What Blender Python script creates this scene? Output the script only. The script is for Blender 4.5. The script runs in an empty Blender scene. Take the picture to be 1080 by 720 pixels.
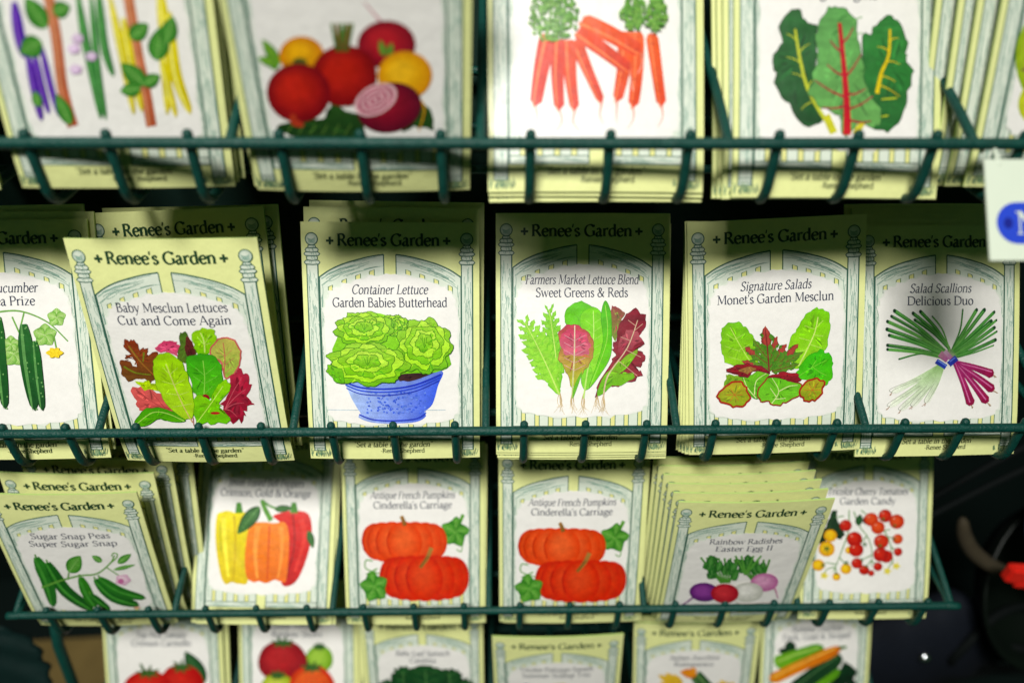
import bpy, bmesh, math, random
from mathutils import Vector, Matrix, Euler
from mathutils.geometry import tessellate_polygon

sc = bpy.context.scene
COL = sc.collection
W = .086            # packet width, metres
HV = 1.385          # packet height / width
P = .094            # pocket pitch of the wire shelves
H = .14608          # vertical pitch of the shelves
GROUP = 'seed packets standing in the wire shelves'

def lin(c):
    return tuple(((x/255)/12.92 if x/255 <= .04045 else ((x/255+.055)/1.055)**2.4) for x in c)
def mixc(a, b, t): return tuple(a[i]+(b[i]-a[i])*t for i in range(3))

# ------------------------------------------------------------------ materials
def new_mat(name):
    m = bpy.data.materials.new(name); m.use_nodes = True
    nt = m.node_tree; b = nt.nodes['Principled BSDF']
    return m, nt, b
def noise(nt, scale, detail=3, rough=.55):
    tc = nt.nodes.new('ShaderNodeTexCoord'); n = nt.nodes.new('ShaderNodeTexNoise')
    n.inputs['Scale'].default_value = scale; n.inputs['Detail'].default_value = detail
    n.inputs['Roughness'].default_value = rough
    nt.links.new(tc.outputs['Object'], n.inputs['Vector']); return n
def ramp(nt, sock, lo, hi):
    r = nt.nodes.new('ShaderNodeMapRange'); r.inputs['To Min'].default_value = lo; r.inputs['To Max'].default_value = hi
    r.inputs['From Min'].default_value = .3; r.inputs['From Max'].default_value = .7
    nt.links.new(sock, r.inputs['Value']); return r
def bump(nt, b, sock, strength, dist):
    bp = nt.nodes.new('ShaderNodeBump'); bp.inputs['Strength'].default_value = strength; bp.inputs['Distance'].default_value = dist
    nt.links.new(sock, bp.inputs['Height']); nt.links.new(bp.outputs['Normal'], b.inputs['Normal'])

def mat_ink(name, grain, rough):
    """printed paper: the printed colour is the mesh's 'ink' attribute, broken up by fibre and watercolour mottle"""
    m, nt, b = new_mat(name)
    at = nt.nodes.new('ShaderNodeAttribute'); at.attribute_name = 'ink'
    f = noise(nt, 2600, 2); mo = noise(nt, 260, 4, .65)
    v1 = ramp(nt, f.outputs['Fac'], 1-grain, 1+grain); v2 = ramp(nt, mo.outputs['Fac'], .80*(1-grain*.8), .80*(1+grain*.8))
    mu = nt.nodes.new('ShaderNodeMath'); mu.operation = 'MULTIPLY'
    nt.links.new(v1.outputs[0], mu.inputs[0]); nt.links.new(v2.outputs[0], mu.inputs[1])
    vm = nt.nodes.new('ShaderNodeVectorMath'); vm.operation = 'SCALE'
    nt.links.new(at.outputs['Color'], vm.inputs[0]); nt.links.new(mu.outputs[0], vm.inputs['Scale'])
    nt.links.new(vm.outputs[0], b.inputs['Base Color'])
    wr = noise(nt, 42, 4, .6)
    oi = nt.nodes.new('ShaderNodeObjectInfo'); ad = nt.nodes.new('ShaderNodeVectorMath'); ad.operation = 'ADD'
    tc = nt.nodes.new('ShaderNodeTexCoord'); nt.links.new(tc.outputs['Object'], ad.inputs[0])
    sc10 = nt.nodes.new('ShaderNodeMath'); sc10.operation = 'MULTIPLY'; sc10.inputs[1].default_value = 7
    nt.links.new(oi.outputs['Random'], sc10.inputs[0]); nt.links.new(sc10.outputs[0], ad.inputs[1])
    nt.links.new(ad.outputs[0], wr.inputs['Vector'])
    rr = ramp(nt, wr.outputs['Fac'], rough-.06, rough+.10)
    nt.links.new(rr.outputs[0], b.inputs['Roughness'])
    b.inputs['Specular IOR Level'].default_value = .35
    bump(nt, b, wr.outputs['Fac'], .5, .0016)
    return m
def mat_plain(name, c, rough, var=.15, scale=60, spec=.5, bs=.0, bscale=900, metal=0):
    m, nt, b = new_mat(name)
    n = noise(nt, scale, 4)
    mx = nt.nodes.new('ShaderNodeMix'); mx.data_type = 'RGBA'
    nt.links.new(n.outputs['Fac'], mx.inputs['Factor'])
    mx.inputs['A'].default_value = (*[x*(1-var) for x in c], 1); mx.inputs['B'].default_value = (*[x*(1+var) for x in c], 1)
    nt.links.new(mx.outputs['Result'], b.inputs['Base Color'])
    b.inputs['Roughness'].default_value = rough; b.inputs['Specular IOR Level'].default_value = spec; b.inputs['Metallic'].default_value = metal
    if bs:
        n2 = noise(nt, bscale, 2); bump(nt, b, n2.outputs['Fac'], bs, .0006)
    return m
M_PAPER = mat_ink('printed_paper', .035, .37)
M_ART = mat_ink('watercolour_print', .19, .42)
M_WIRE = mat_plain('green_powder_coat', (.002, .044, .034), .5, .35, 260, .28, .9, 900)
M_PANEL = mat_plain('dark_green_panel', (.006, .022, .016), .7, .3, 20, .2)
M_WALL = mat_plain('dark_wall_paint', (.004, .009, .008), .8, .3, 6, .1)
M_FLOOR = mat_plain('brown_cardboard', (.16, .11, .035), .7, .35, 30, .2)

# ------------------------------------------------------------------ object helpers
def link(name, me, mat=None, parent=None):
    o = bpy.data.objects.new(name, me); COL.objects.link(o)
    if mat and me and not me.materials: me.materials.append(mat)
    if parent: o.parent = parent
    return o
def tag(o, label=None, cat=None, group=None, kind=None):
    if label: o['label'] = label
    if cat: o['category'] = cat
    if group: o['group'] = group
    if kind: o['kind'] = kind
    return o
def tube_bm(bm, pts, r, seg=10, smooth_n=6, caps=True):
    pts = [Vector(p) for p in pts]
    if smooth_n and len(pts) > 2: pts = cat_rom3(pts, smooth_n)
    rings = []; n = len(pts); up = None
    for i, p in enumerate(pts):
        t = (pts[min(i+1, n-1)]-pts[max(i-1, 0)]).normalized()
        if up is None:
            up = t.orthogonal().normalized()
        up = (up - t*up.dot(t)).normalized(); s = t.cross(up)
        rr = r(i/(n-1)) if callable(r) else r
        rings.append([bm.verts.new(p + (up*math.cos(a)+s*math.sin(a))*rr) for a in [2*math.pi*k/seg for k in range(seg)]])
    for a, b in zip(rings, rings[1:]):
        for k in range(seg): bm.faces.new((a[k], a[(k+1) % seg], b[(k+1) % seg], b[k])).smooth = True
    if caps:
        for ring, sgn, q, q2 in ((rings[0], -1, pts[0], pts[1]), (rings[-1], 1, pts[-1], pts[-2])):
            d = (q-q2).normalized(); rr = (ring[0].co-q).length
            inner = [bm.verts.new(q+(v.co-q)*.6+d*rr*.55) for v in ring]; tip = bm.verts.new(q+d*rr*.72)
            for k in range(seg):
                bm.faces.new((ring[k], ring[(k+1) % seg], inner[(k+1) % seg], inner[k]) if sgn > 0 else (ring[(k+1) % seg], ring[k], inner[k], inner[(k+1) % seg])).smooth = True
                bm.faces.new((inner[k], inner[(k+1) % seg], tip) if sgn > 0 else (inner[(k+1) % seg], inner[k], tip)).smooth = True
def cat_rom3(pts, n):
    out = []
    for i in range(len(pts)-1):
        p0 = pts[max(i-1, 0)]; p1 = pts[i]; p2 = pts[i+1]; p3 = pts[min(i+2, len(pts)-1)]
        for k in range(n):
            t = k/n
            out.append(.5*((2*p1)+(p2-p0)*t+(2*p0-5*p1+4*p2-p3)*t*t+(3*p1-p0-3*p2+p3)*t**3))
    out.append(pts[-1]); return out
def tube(name, pts, r, mat, parent=None, seg=10, smooth_n=6):
    bm = bmesh.new(); tube_bm(bm, pts, r, seg, smooth_n)
    me = bpy.data.meshes.new(name); bm.normal_update(); bm.to_mesh(me); bm.free()
    return link(name, me, mat, parent)
def box(name, lo, hi, mat, parent=None, bev=.001):
    bm = bmesh.new(); bmesh.ops.create_cube(bm, size=1)
    for v in bm.verts: v.co = Vector([(lo[i]+hi[i])/2+v.co[i]*(hi[i]-lo[i]) for i in range(3)])
    if bev: bmesh.ops.bevel(bm, geom=bm.edges[:], offset=bev, segments=2, affect='EDGES')
    me = bpy.data.meshes.new(name); bm.to_mesh(me); bm.free(); return link(name, me, mat, parent)
def lathe(name, prof, mat, parent=None, seg=40):
    bm = bmesh.new(); rings = []
    for r, z in prof: rings.append([bm.verts.new((r*math.cos(a), r*math.sin(a), z)) for a in [2*math.pi*k/seg for k in range(seg)]])
    for a, b in zip(rings, rings[1:]):
        for k in range(seg): bm.faces.new((a[k], a[(k+1) % seg], b[(k+1) % seg], b[k])).smooth = True
    bmesh.ops.recalc_face_normals(bm, faces=bm.faces[:])
    me = bpy.data.meshes.new(name); bm.to_mesh(me); bm.free(); return link(name, me, mat, parent)

# ------------------------------------------------------------------ the packet surface: a gently pillowed sheet
GU = [0, .1, .23, .38, .5, .62, .77, .9, 1]
GV = [HV*k/11 for k in range(12)]
def f1(u): return .020*(1-(2*u-1)**2)
def f2(v): return .009*math.sin(math.pi*min(max(v/HV, 0), 1)) - .022*max(0, (v/HV-.82)/.18)**2
def pl(g, fn, x):
    for a, b in zip(g, g[1:]):
        if x <= b or b == g[-1]:
            t = (x-a)/(b-a); return fn(a)+(fn(b)-fn(a))*t
def surf(u, v): return pl(GU, f1, u)+pl(GV, f2, v)
def surf_normal(u, v):
    e = 1e-3
    du = (f1(u+e)-f1(u-e))/(2*e); dv = (f2(v+e)-f2(v-e))/(2*e)
    return Vector((-du, -1, dv)).normalized()      # local x right, y into the rack, z up; front faces -y

def catrom(pts, n, closed=True):
    out = []; m = len(pts)
    for i in range(m if closed else m-1):
        g = (lambda k: pts[k % m]) if closed else (lambda k: pts[min(max(k, 0), m-1)])
        p0, p1, p2, p3 = g(i-1), g(i), g(i+1), g(i+2)
        for k in range(n):
            t = k/n
            out.append(tuple(.5*(2*p1[c]+(p2[c]-p0[c])*t+(2*p0[c]-5*p1[c]+4*p2[c]-p3[c])*t*t+(3*p1[c]-p0[c]-3*p2[c]+p3[c])*t**3) for c in (0, 1)))
    if not closed: out.append(pts[-1])
    return out

class Art:
    """flat printed drawing: coloured shapes in order, each a hair above the one before"""
    DZ = 2.4e-5
    def __init__(s, base=6e-5, hom=None, org=(0, 0), sc_=1, seed=1, deep=1):
        s.deep = deep
        s.tris = []; s.layer = 0; s.base = base; s.hom = hom; s.org = org; s.sc = sc_; s.rnd = random.Random(seed)
    def m(s, p):
        if s.hom is None: return p
        x = s.org[0]+p[0]/s.sc; y = s.org[1]+p[1]/s.sc; h = s.hom
        w = h[6]*x+h[7]*y+1
        return ((h[0]*x+h[1]*y+h[2])/w, (h[3]*x+h[4]*y+h[5])/w)
    fix = None; i = 0
    def hold(s, on=True):
        """fine strokes drawn while held share a few layers"""
        if on: s.fix = s.layer; s.i = 0
        else: s.layer = s.fix+8; s.fix = None
    def add(s, pts, tris, cols):
        if s.fix is not None: d = s.base+(s.fix+s.i % 8)*s.DZ; s.i += 1
        else: d = s.base+s.layer*s.DZ; s.layer += 1
        s.top = d
        if s.deep != 1:     # watercolour inks print richer than they were mixed
            dd = []
            for c in cols:
                y = .3*c[0]+.6*c[1]+.1*c[2]; dd.append(tuple(max(.002, y+(x-y)*s.deep)**1.06 for x in c))
            cols = dd
        q = [s.m(p) for p in pts]
        q = [(min(max(a, .004), .996), min(max(b, .004), HV-.004)) for a, b in q]
        for t in tris:
            (ax, ay), (bx, by), (cx, cy) = q[t[0]], q[t[1]], q[t[2]]
            a = (bx-ax)*(cy-ay)-(by-ay)*(cx-ax)
            if abs(a) < 1e-9: continue
            if a > 0: t = (t[0], t[2], t[1])
            s.tris.append(([q[i] for i in t], [cols[i] for i in t], d))
    def shape(s, pts, col, col2=None, n=4, rough=0, jit=.07, edge=None, ew=2.5, ang=90):
        """closed outline; col->col2 runs along ang; rough ruffles the edge"""
        if n: pts = catrom(pts, n)
        if rough:
            cx = sum(p[0] for p in pts)/len(pts); cy = sum(p[1] for p in pts)/len(pts); o = []
            for i, p in enumerate(pts):
                d = math.hypot(p[0]-cx, p[1]-cy)+1e-6; k = 1+rough*(s.rnd.random()-.5)*2.6/d + rough*.9/d*math.sin(i*1.7)
                o.append((cx+(p[0]-cx)*k, cy+(p[1]-cy)*k))
            pts = o
        c1 = lin(col); c2 = lin(col2) if col2 else c1
        dx, dy = math.cos(math.radians(ang)), math.sin(math.radians(ang))
        pr = [p[0]*dx+p[1]*dy for p in pts]; lo, hi = min(pr), max(pr)
        cols = []
        for v in pr:
            k = 1+s.rnd.uniform(-jit, jit); c = mixc(c1, c2, (v-lo)/(hi-lo+1e-9)); cols.append(tuple(x*k for x in c))
        tr = tessellate_polygon([[Vector((p[0], p[1], 0)) for p in pts]])
        s.add(pts, tr, cols)
        if rough > 1:       # watercolour strokes running out from the middle
            cx = sum(p[0] for p in pts)/len(pts); cy = sum(p[1] for p in pts)/len(pts); s.hold()
            for k in range(20):
                e = s.rnd.choice(pts); a = s.rnd.uniform(.15, .5); b = s.rnd.uniform(a+.12, .86); w = s.rnd.uniform(-.06, .06)
                q = [(cx+(e[0]-cx)*t+(e[1]-cy)*w*math.sin(3.14*(t-a)/(b-a)), cy+(e[1]-cy)*t) for t in (a, (a+b)/2, b)]
                c = mixc(col, col2 or col, s.rnd.random()); f = s.rnd.choice((.78, .86, 1.1, 1.2))
                s.line(q, rough*s.rnd.uniform(.8, 1.9), tuple(min(255, x*f) for x in c), n=3, prof=lambda t: .25+math.sin(math.pi*t))
            s.hold(False)
        if edge: s.line(pts+[pts[0]], ew, edge, n=0)
    def blob(s, cx, cy, rx, ry, col, col2=None, rot=0, n=26, hx=-.25, hy=-.3, wob=0):
        """round thing, lighter towards (hx,hy)"""
        a0 = math.radians(rot); c1 = lin(col); c2 = lin(col2) if col2 else c1
        pts = []; cols = []
        rings = (1, .86, .62, .34)
        for r in rings:
            for k in range(n):
                a = 2*math.pi*k/n; w = 1+wob*math.sin(a*5+cx)
                x = (rx*r*w*math.cos(a))+rx*hx*(1-r); y = (ry*r*w*math.sin(a))+ry*hy*(1-r)
                pts.append((cx+x*math.cos(a0)-y*math.sin(a0), cy+x*math.sin(a0)+y*math.cos(a0)))
                kk = 1+s.rnd.uniform(-.05, .05); cols.append(tuple(v*kk for v in mixc(c1, c2, (1-r)/.66)))
        tr = []
        for j in range(len(rings)-1):
            for k in range(n):
                a, b = j*n+k, j*n+(k+1) % n; c, d = a+n, b+n
                tr += [(a, b, d), (a, d, c)]
        j = (len(rings)-1)*n; pts.append((cx+rx*hx, cy+ry*hy)); cols.append(c2)
        tr += [(j+k, j+(k+1) % n, len(pts)-1) for k in range(n)]
        s.add(pts, tr, cols)
    def line(s, pts, w, col, col2=None, n=5, w2=None, prof=None):
        """ribbon; w -> w2 along it; prof(t) multiplies the width"""
        if n and len(pts) > 2: pts = catrom(pts, n, False)
        c1 = lin(col); c2 = lin(col2) if col2 else c1; w2 = w if w2 is None else w2
        L = []; R_ = []; cl = []; m = len(pts)
        for i, p in enumerate(pts):
            a = pts[max(i-1, 0)]; b = pts[min(i+1, m-1)]
            tx, ty = b[0]-a[0], b[1]-a[1]; l = math.hypot(tx, ty)+1e-9; t = i/(m-1)
            hw = (w+(w2-w)*t)/2*(prof(t) if prof else 1)
            L.append((p[0]-ty/l*hw, p[1]+tx/l*hw)); R_.append((p[0]+ty/l*hw, p[1]-tx/l*hw))
            k = 1+s.rnd.uniform(-.04, .04); cl.append(tuple(v*k for v in mixc(c1, c2, t)))
        tr = []
        for i in range(m-1): tr += [(i, i+1, m+i+1), (i, m+i+1, m+i)]
        s.add(L+R_, tr, cl+cl)
    def pod(s, pts, w, col, col2=None, hi=None):
        """tapering bean / pepper body with a lighter stripe"""
        pr = lambda t: (math.sin(math.pi*min(1, .06+t*.94))**.45) if t > .5 else min(1, .45+t*2.2)
        s.line(pts, w, col, col2, prof=pr)
        if hi: s.line([(p[0]-w*.15, p[1]) for p in pts], w*.22, hi, prof=pr)
    def leaf(s, base, tip, w, edge, mid, vein=None, ruffle=.0, lobes=0, bend=0, nv=5, vw=3, n=26, pk=.8):
        bx, by = base; tx, ty = tip; dx, dy = tx-bx, ty-by; l = math.hypot(dx, dy); nx, ny = -dy/l, dx/l
        ce, cm = lin(edge), lin(mid); pts = []; cols = []
        ph = s.rnd.uniform(0, 6)
        for i in range(n+1):
            t = i/n; off = bend*math.sin(math.pi*t)*l
            cx, cy = bx+dx*t+nx*off, by+dy*t+ny*off
            hw = w/2*max(.02, math.sin(math.pi*min(1, t**pk))**.75 if t < 1 else .02)
            for sd in (-1, 1):
                k = 1+ruffle*s.rnd.uniform(-1, 1)
                if lobes: k *= 1-.5*(.5+.5*math.cos(2*math.pi*lobes*t+ph*(sd > 0)))
                pts.append((cx+nx*hw*k*sd, cy+ny*hw*k*sd)); j = 1+s.rnd.uniform(-.1, .1); cols.append(tuple(v*j for v in ce))
            for q in (-.45, 0, .45):
                pts.append((cx+nx*hw*q, cy+ny*hw*q)); j = 1+s.rnd.uniform(-.1, .1); cols.append(tuple(v*j for v in cm))
        order = (0, 2, 3, 4, 1); tr = []
        for i in range(n):
            for a, b in zip(order, order[1:]):
                p, q, r, u = i*5+a, i*5+b, (i+1)*5+b, (i+1)*5+a; tr += [(p, q, r), (p, r, u)]
        s.add(pts, tr, cols)
        if vein:
            mid_ = [(bx+dx*t+nx*bend*math.sin(math.pi*t)*l, by+dy*t+ny*bend*math.sin(math.pi*t)*l) for t in (0, .25, .5, .75, .96)]
            s.line(mid_, vw*1.6, vein, w2=vw*.5)
            for i in range(1, nv+1):
                t = .12+.7*i/(nv+1); off = bend*math.sin(math.pi*t)*l; cx, cy = bx+dx*t+nx*off, by+dy*t+ny*off
                for sd in (-1, 1):
                    hw = w*.36*math.sin(math.pi*t**pk); q = (cx+nx*hw*sd+dx*.12, cy+ny*hw*sd+dy*.12)
                    s.line([(cx, cy), ((cx+q[0])/2+dx*.01, (cy+q[1])/2+dy*.01), q], vw*.7, vein, w2=vw*.25, n=3)
    def text(s, txt, cx, base, em, col, width=None, bold=False, ital=False, left=None):
        adv = sum(glyph(c)[0] for c in txt)*em
        k = 1 if not width else width/adv
        x = (cx-adv*k/2) if left is None else left
        th, tn = (.145, .058) if bold else (.104, .05)
        c = lin(col); lay0 = s.layer; h0 = s.hom; s.hom = None
        for ch in txt:
            a, strokes = glyph(ch)
            for j, (kind, pts, ww) in enumerate(strokes):
                if kind == 'c': pts = catrom(pts, 4, False)
                q = [((px+(.2*py if ital else 0)), py) for px, py in pts]
                L = []; R_ = []; m = len(q)
                for i, p in enumerate(q):
                    aa = q[max(i-1, 0)]; bb = q[min(i+1, m-1)]; tx, ty = bb[0]-aa[0], bb[1]-aa[1]; l = math.hypot(tx, ty)+1e-9
                    an = math.atan2(ty, tx); hw = (ww if ww else tn+(th-tn)*abs(math.sin(an-.3))**1.3)/2
                    if kind == 'd': hw = ww/2
                    L.append((p[0]-ty/l*hw, p[1]+tx/l*hw)); R_.append((p[0]+ty/l*hw, p[1]-tx/l*hw))
                tr = []
                for i in range(m-1): tr += [(i, i+1, m+i+1), (i, m+i+1, m+i)]
                s.layer = lay0+j % 7
                s.add([(x+px*em*k, base-py*em) for px, py in L+R_], tr, [c]*(2*m))
            x += a*em*k
        s.layer = lay0+7; s.hom = h0
    def mesh(s, name):
        return build_print(name, s.tris)

def build_print(name, tris, extra=None):
    bm = bmesh.new(); cl = bm.verts.layers.float_color.new('ink')
    for q, cols, d in tris:
        vs = []
        for (u, v), c in zip(q, cols):
            w = bm.verts.new((u-.5, -d, HV-v)); w[cl] = (*c, 1); vs.append(w)
        bm.faces.new(vs)
    for u in GU[1:-1]:
        bmesh.ops.bisect_plane(bm, geom=bm.verts[:]+bm.edges[:]+bm.faces[:], plane_co=(u-.5, 0, 0), plane_no=(1, 0, 0), dist=1e-7)
    for v in GV[1:-1]:
        bmesh.ops.bisect_plane(bm, geom=bm.verts[:]+bm.edges[:]+bm.faces[:], plane_co=(0, 0, HV-v), plane_no=(0, 0, 1), dist=1e-7)
    nrm = []
    for w in bm.verts:
        u, v = w.co.x+.5, HV-w.co.z
        w.co.y -= surf(u, v); nrm.append(surf_normal(u, v))
    if extra: extra(bm, cl, nrm)
    for w in bm.verts: w.co *= W
    for f in bm.faces: f.smooth = True
    me = bpy.data.meshes.new(name); bm.to_mesh(me); bm.free()
    me.normals_split_custom_set_from_vertices([tuple(n) for n in nrm])
    return me
# ------------------------------------------------------------------ lettering: a broad-nib roman drawn stroke by stroke
def _st(x, a, b): return ('l', [(x, a), (x, b)], 0)
def _c(*p): return ('c', list(p), 0)
def _l(*p): return ('l', list(p), 0)
def _s(x, y, h=.09): return ('l', [(x-h, y), (x+h, y)], .04)
def _hs(x, y): return ('l', [(x-.09, y-.035), (x, y)], .045)
def _d(x, y, r=.1): return ('d', [(x-r/2, y), (x+r/2, y)], r)
_O = ((.36, .66), (.16, .58), (.06, .34), (.16, .09), (.36, .0), (.56, .09), (.66, .34), (.56, .58), (.36, .66))
_o = ((.24, .45), (.11, .38), (.06, .22), (.11, .06), (.24, -.005), (.37, .06), (.42, .22), (.37, .38), (.24, .45))
G = {
 ' ': (.25, []),
 'a': (.43, [_c((.08, .37), (.18, .45), (.28, .4), (.3, .28), (.3, .08), (.35, .0), (.42, .03)), _c((.3, .26), (.14, .22), (.06, .11), (.12, .0), (.22, .02), (.3, .1))]),
 'b': (.5, [_st(.1, .02, .7), _hs(.1, .7), _c((.1, .36), (.24, .45), (.38, .39), (.44, .22), (.38, .05), (.25, -.005), (.1, .05))]),
 'c': (.42, [_c((.37, .37), (.3, .44), (.22, .45), (.1, .37), (.06, .22), (.12, .06), (.24, -.005), (.38, .07))]),
 'd': (.5, [_st(.39, .0, .7), _hs(.39, .7), _s(.43, .015, .05), _c((.39, .4), (.25, .45), (.11, .38), (.06, .22), (.11, .06), (.22, -.005), (.39, .07))]),
 'e': (.43, [_c((.07, .25), (.37, .27), (.35, .39), (.23, .45), (.1, .37), (.06, .22), (.12, .06), (.25, -.005), (.39, .08))]),
 'f': (.31, [_c((.36, .64), (.28, .71), (.18, .64), (.15, .48), (.15, .0)), _s(.16, .42, .12), _s(.15, .015)]),
 'g': (.46, [_c((.22, .45), (.1, .4), (.08, .27), (.2, .17), (.34, .25), (.34, .38), (.22, .45)), _c((.14, .18), (.08, .09), (.18, .04), (.36, .01), (.4, -.1), (.25, -.2), (.08, -.16), (.06, -.06), (.16, .02)), _s(.4, .43, .05)]),
 'h': (.53, [_st(.11, .0, .7), _hs(.11, .7), _s(.11, .015), _c((.11, .34), (.22, .44), (.34, .43), (.41, .33), (.41, .0)), _s(.41, .015)]),
 'i': (.25, [_st(.12, .0, .45), _hs(.12, .44), _s(.12, .015), _d(.12, .6)]),
 'j': (.25, [_c((.14, .45), (.14, .0), (.1, -.16), (.0, -.2)), _hs(.14, .44), _d(.14, .6)]),
 'k': (.5, [_st(.11, .0, .7), _hs(.11, .7), _s(.11, .015), _l((.12, .2), (.38, .44)), _l((.22, .29), (.44, .0)), _s(.43, .015), _s(.36, .43)]),
 'l': (.25, [_st(.12, .0, .7), _hs(.12, .7), _s(.12, .015)]),
 'm': (.8, [_st(.11, .0, .45), _hs(.11, .44), _s(.11, .015), _c((.11, .34), (.22, .44), (.33, .43), (.39, .33), (.39, .0)), _s(.39, .015), _c((.39, .34), (.5, .44), (.61, .43), (.68, .33), (.68, .0)), _s(.68, .015)]),
 'n': (.53, [_st(.11, .0, .45), _hs(.11, .44), _s(.11, .015), _c((.11, .34), (.22, .44), (.34, .43), (.41, .33), (.41, .0)), _s(.41, .015)]),
 'o': (.48, [_c(*_o)]),
 'p': (.51, [_st(.11, -.22, .45), _hs(.11, .44), _s(.11, -.21), _c((.11, .36), (.25, .45), (.39, .39), (.45, .22), (.39, .05), (.26, -.005), (.11, .06))]),
 'q': (.5, [_st(.39, -.22, .45), _s(.39, -.21), _c((.39, .4), (.25, .45), (.11, .38), (.06, .22), (.11, .06), (.22, -.005), (.39, .07))]),
 'r': (.36, [_st(.11, .0, .45), _hs(.11, .44), _s(.12, .015), _c((.11, .32), (.2, .42), (.28, .44), (.34, .4))]),
 's': (.36, [_c((.29, .36), (.2, .45), (.09, .4), (.08, .31), (.18, .24), (.29, .16), (.29, .06), (.18, -.005), (.06, .08))]),
 't': (.31, [_c((.14, .58), (.14, .1), (.2, .0), (.31, .05)), _s(.16, .43, .13)]),
 'u': (.53, [_c((.11, .45), (.11, .12), (.18, .01), (.29, .02), (.41, .13)), _st(.41, .0, .45), _hs(.11, .44), _hs(.41, .44), _s(.45, .015, .05)]),
 'v': (.46, [_l((.06, .44), (.23, .0)), ('l', [(.23, .0), (.4, .44)], .04), _s(.06, .44), _s(.4, .44, .07)]),
 'w': (.7, [_l((.06, .44), (.2, .0)), ('l', [(.2, .0), (.34, .44)], .04), _l((.34, .44), (.48, .0)), ('l', [(.48, .0), (.63, .44)], .04), _s(.06, .44), _s(.63, .44, .07)]),
 'x': (.46, [_l((.06, .44), (.4, .0)), ('l', [(.06, .0), (.4, .44)], .04)]),
 'y': (.46, [_l((.06, .44), (.24, .02)), ('l', [(.41, .44), (.24, .02), (.14, -.2), (.04, -.2)], .05), _s(.06, .44), _s(.4, .44, .07)]),
 'z': (.42, [_s(.21, .43, .15), ('l', [(.36, .43), (.06, .0)], .08), _s(.21, .01, .16)]),
 'A': (.66, [('l', [(.05, .0), (.33, .68)], .045), _l((.33, .68), (.6, .0)), _s(.32, .23, .14), _s(.06, .015), _s(.6, .015, .08)]),
 'B': (.58, [_st(.13, .0, .66), _s(.12, .015), _s(.12, .65), _c((.13, .65), (.36, .64), (.43, .5), (.34, .37), (.13, .35)), _c((.13, .35), (.4, .34), (.51, .18), (.4, .02), (.13, .01))]),
 'C': (.62, [_c((.56, .54), (.46, .64), (.34, .66), (.15, .57), (.06, .33), (.15, .09), (.35, .0), (.56, .11)), _l((.56, .54), (.57, .66))]),
 'D': (.7, [_st(.13, .0, .66), _s(.12, .015), _s(.12, .65), _c((.13, .65), (.38, .64), (.58, .53), (.63, .33), (.57, .12), (.38, .02), (.13, .01))]),
 'E': (.54, [_st(.13, .0, .66), _s(.29, .65, .2), _s(.25, .35, .14), _s(.3, .015, .22), ('l', [(.48, .65), (.48, .54)], .04), ('l', [(.51, .015), (.52, .14)], .04), _s(.08, .65, .05), _s(.08, .015, .05)]),
 'F': (.5, [_st(.13, .0, .66), _s(.29, .65, .2), _s(.25, .35, .14), _s(.12, .015), ('l', [(.47, .65), (.47, .52)], .04), _s(.08, .65, .05)]),
 'G': (.68, [_c((.58, .54), (.46, .64), (.34, .66), (.15, .57), (.06, .33), (.15, .09), (.36, .0), (.58, .07)), _st(.58, .05, .3), _s(.56, .3), _l((.57, .54), (.58, .66))]),
 'I': (.31, [_st(.15, .0, .66), _s(.15, .015), _s(.15, .65)]),
 'J': (.33, [_c((.18, .66), (.18, .02), (.1, -.12), (.0, -.12)), _s(.18, .65)]),
 'L': (.52, [_st(.13, .0, .66), _s(.12, .65), _s(.29, .015, .21), ('l', [(.49, .015), (.5, .15)], .04), _s(.08, .015, .05)]),
 'M': (.84, [('l', [(.12, .0), (.15, .66)], .045), _l((.15, .66), (.42, .06)), ('l', [(.42, .06), (.67, .66)], .045), _st(.71, .0, .66), _s(.12, .015), _s(.71, .015), _s(.11, .65, .07), _s(.74, .65, .07)]),
 'N': (.74, [('l', [(.13, .0), (.13, .66)], .045), _l((.13, .66), (.61, .0)), ('l', [(.61, .0), (.61, .66)], .045), _s(.13, .015), _s(.1, .65), _s(.61, .65)]),
 'O': (.72, [_c(*_O)]),
 'P': (.55, [_st(.13, .0, .66), _s(.12, .015), _s(.12, .65), _c((.13, .65), (.38, .64), (.49, .49), (.4, .33), (.13, .3))]),
 'R': (.62, [_st(.13, .0, .66), _s(.12, .015), _s(.12, .65), _c((.13, .65), (.36, .64), (.45, .5), (.36, .36), (.13, .33)), _l((.3, .34), (.57, .0)), _s(.57, .015, .07)]),
 'S': (.5, [_c((.41, .55), (.3, .66), (.15, .62), (.09, .5), (.16, .39), (.34, .29), (.42, .17), (.34, .03), (.2, .0), (.07, .1)), _l((.41, .55), (.41, .65)), _l((.07, .1), (.07, .0))]),
 'T': (.6, [_st(.3, .0, .66), _s(.3, .65, .25), _s(.3, .015), ('l', [(.06, .65), (.05, .53)], .04), ('l', [(.54, .65), (.55, .53)], .04)]),
 'Z': (.56, [_s(.28, .65, .22), ('l', [(.48, .65), (.07, .01)], .1), _s(.28, .015, .23)]),
 '&': (.72, [_c((.6, .36), (.46, .1), (.26, .0), (.1, .08), (.1, .23), (.28, .36), (.4, .5), (.36, .63), (.25, .65), (.18, .55), (.24, .42), (.46, .14), (.64, .0)), _s(.6, .37, .07)]),
 "'": (.16, [('l', [(.1, .7), (.06, .5)], .07)]),
 ',': (.2, [('l', [(.12, .06), (.06, -.12)], .07)]),
 '-': (.3, [_s(.15, .22, .11)]),
 '"': (.3, [('l', [(.1, .7), (.07, .52)], .06), ('l', [(.22, .7), (.19, .52)], .06)]),
}
def glyph(c): return G[c]

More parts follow.
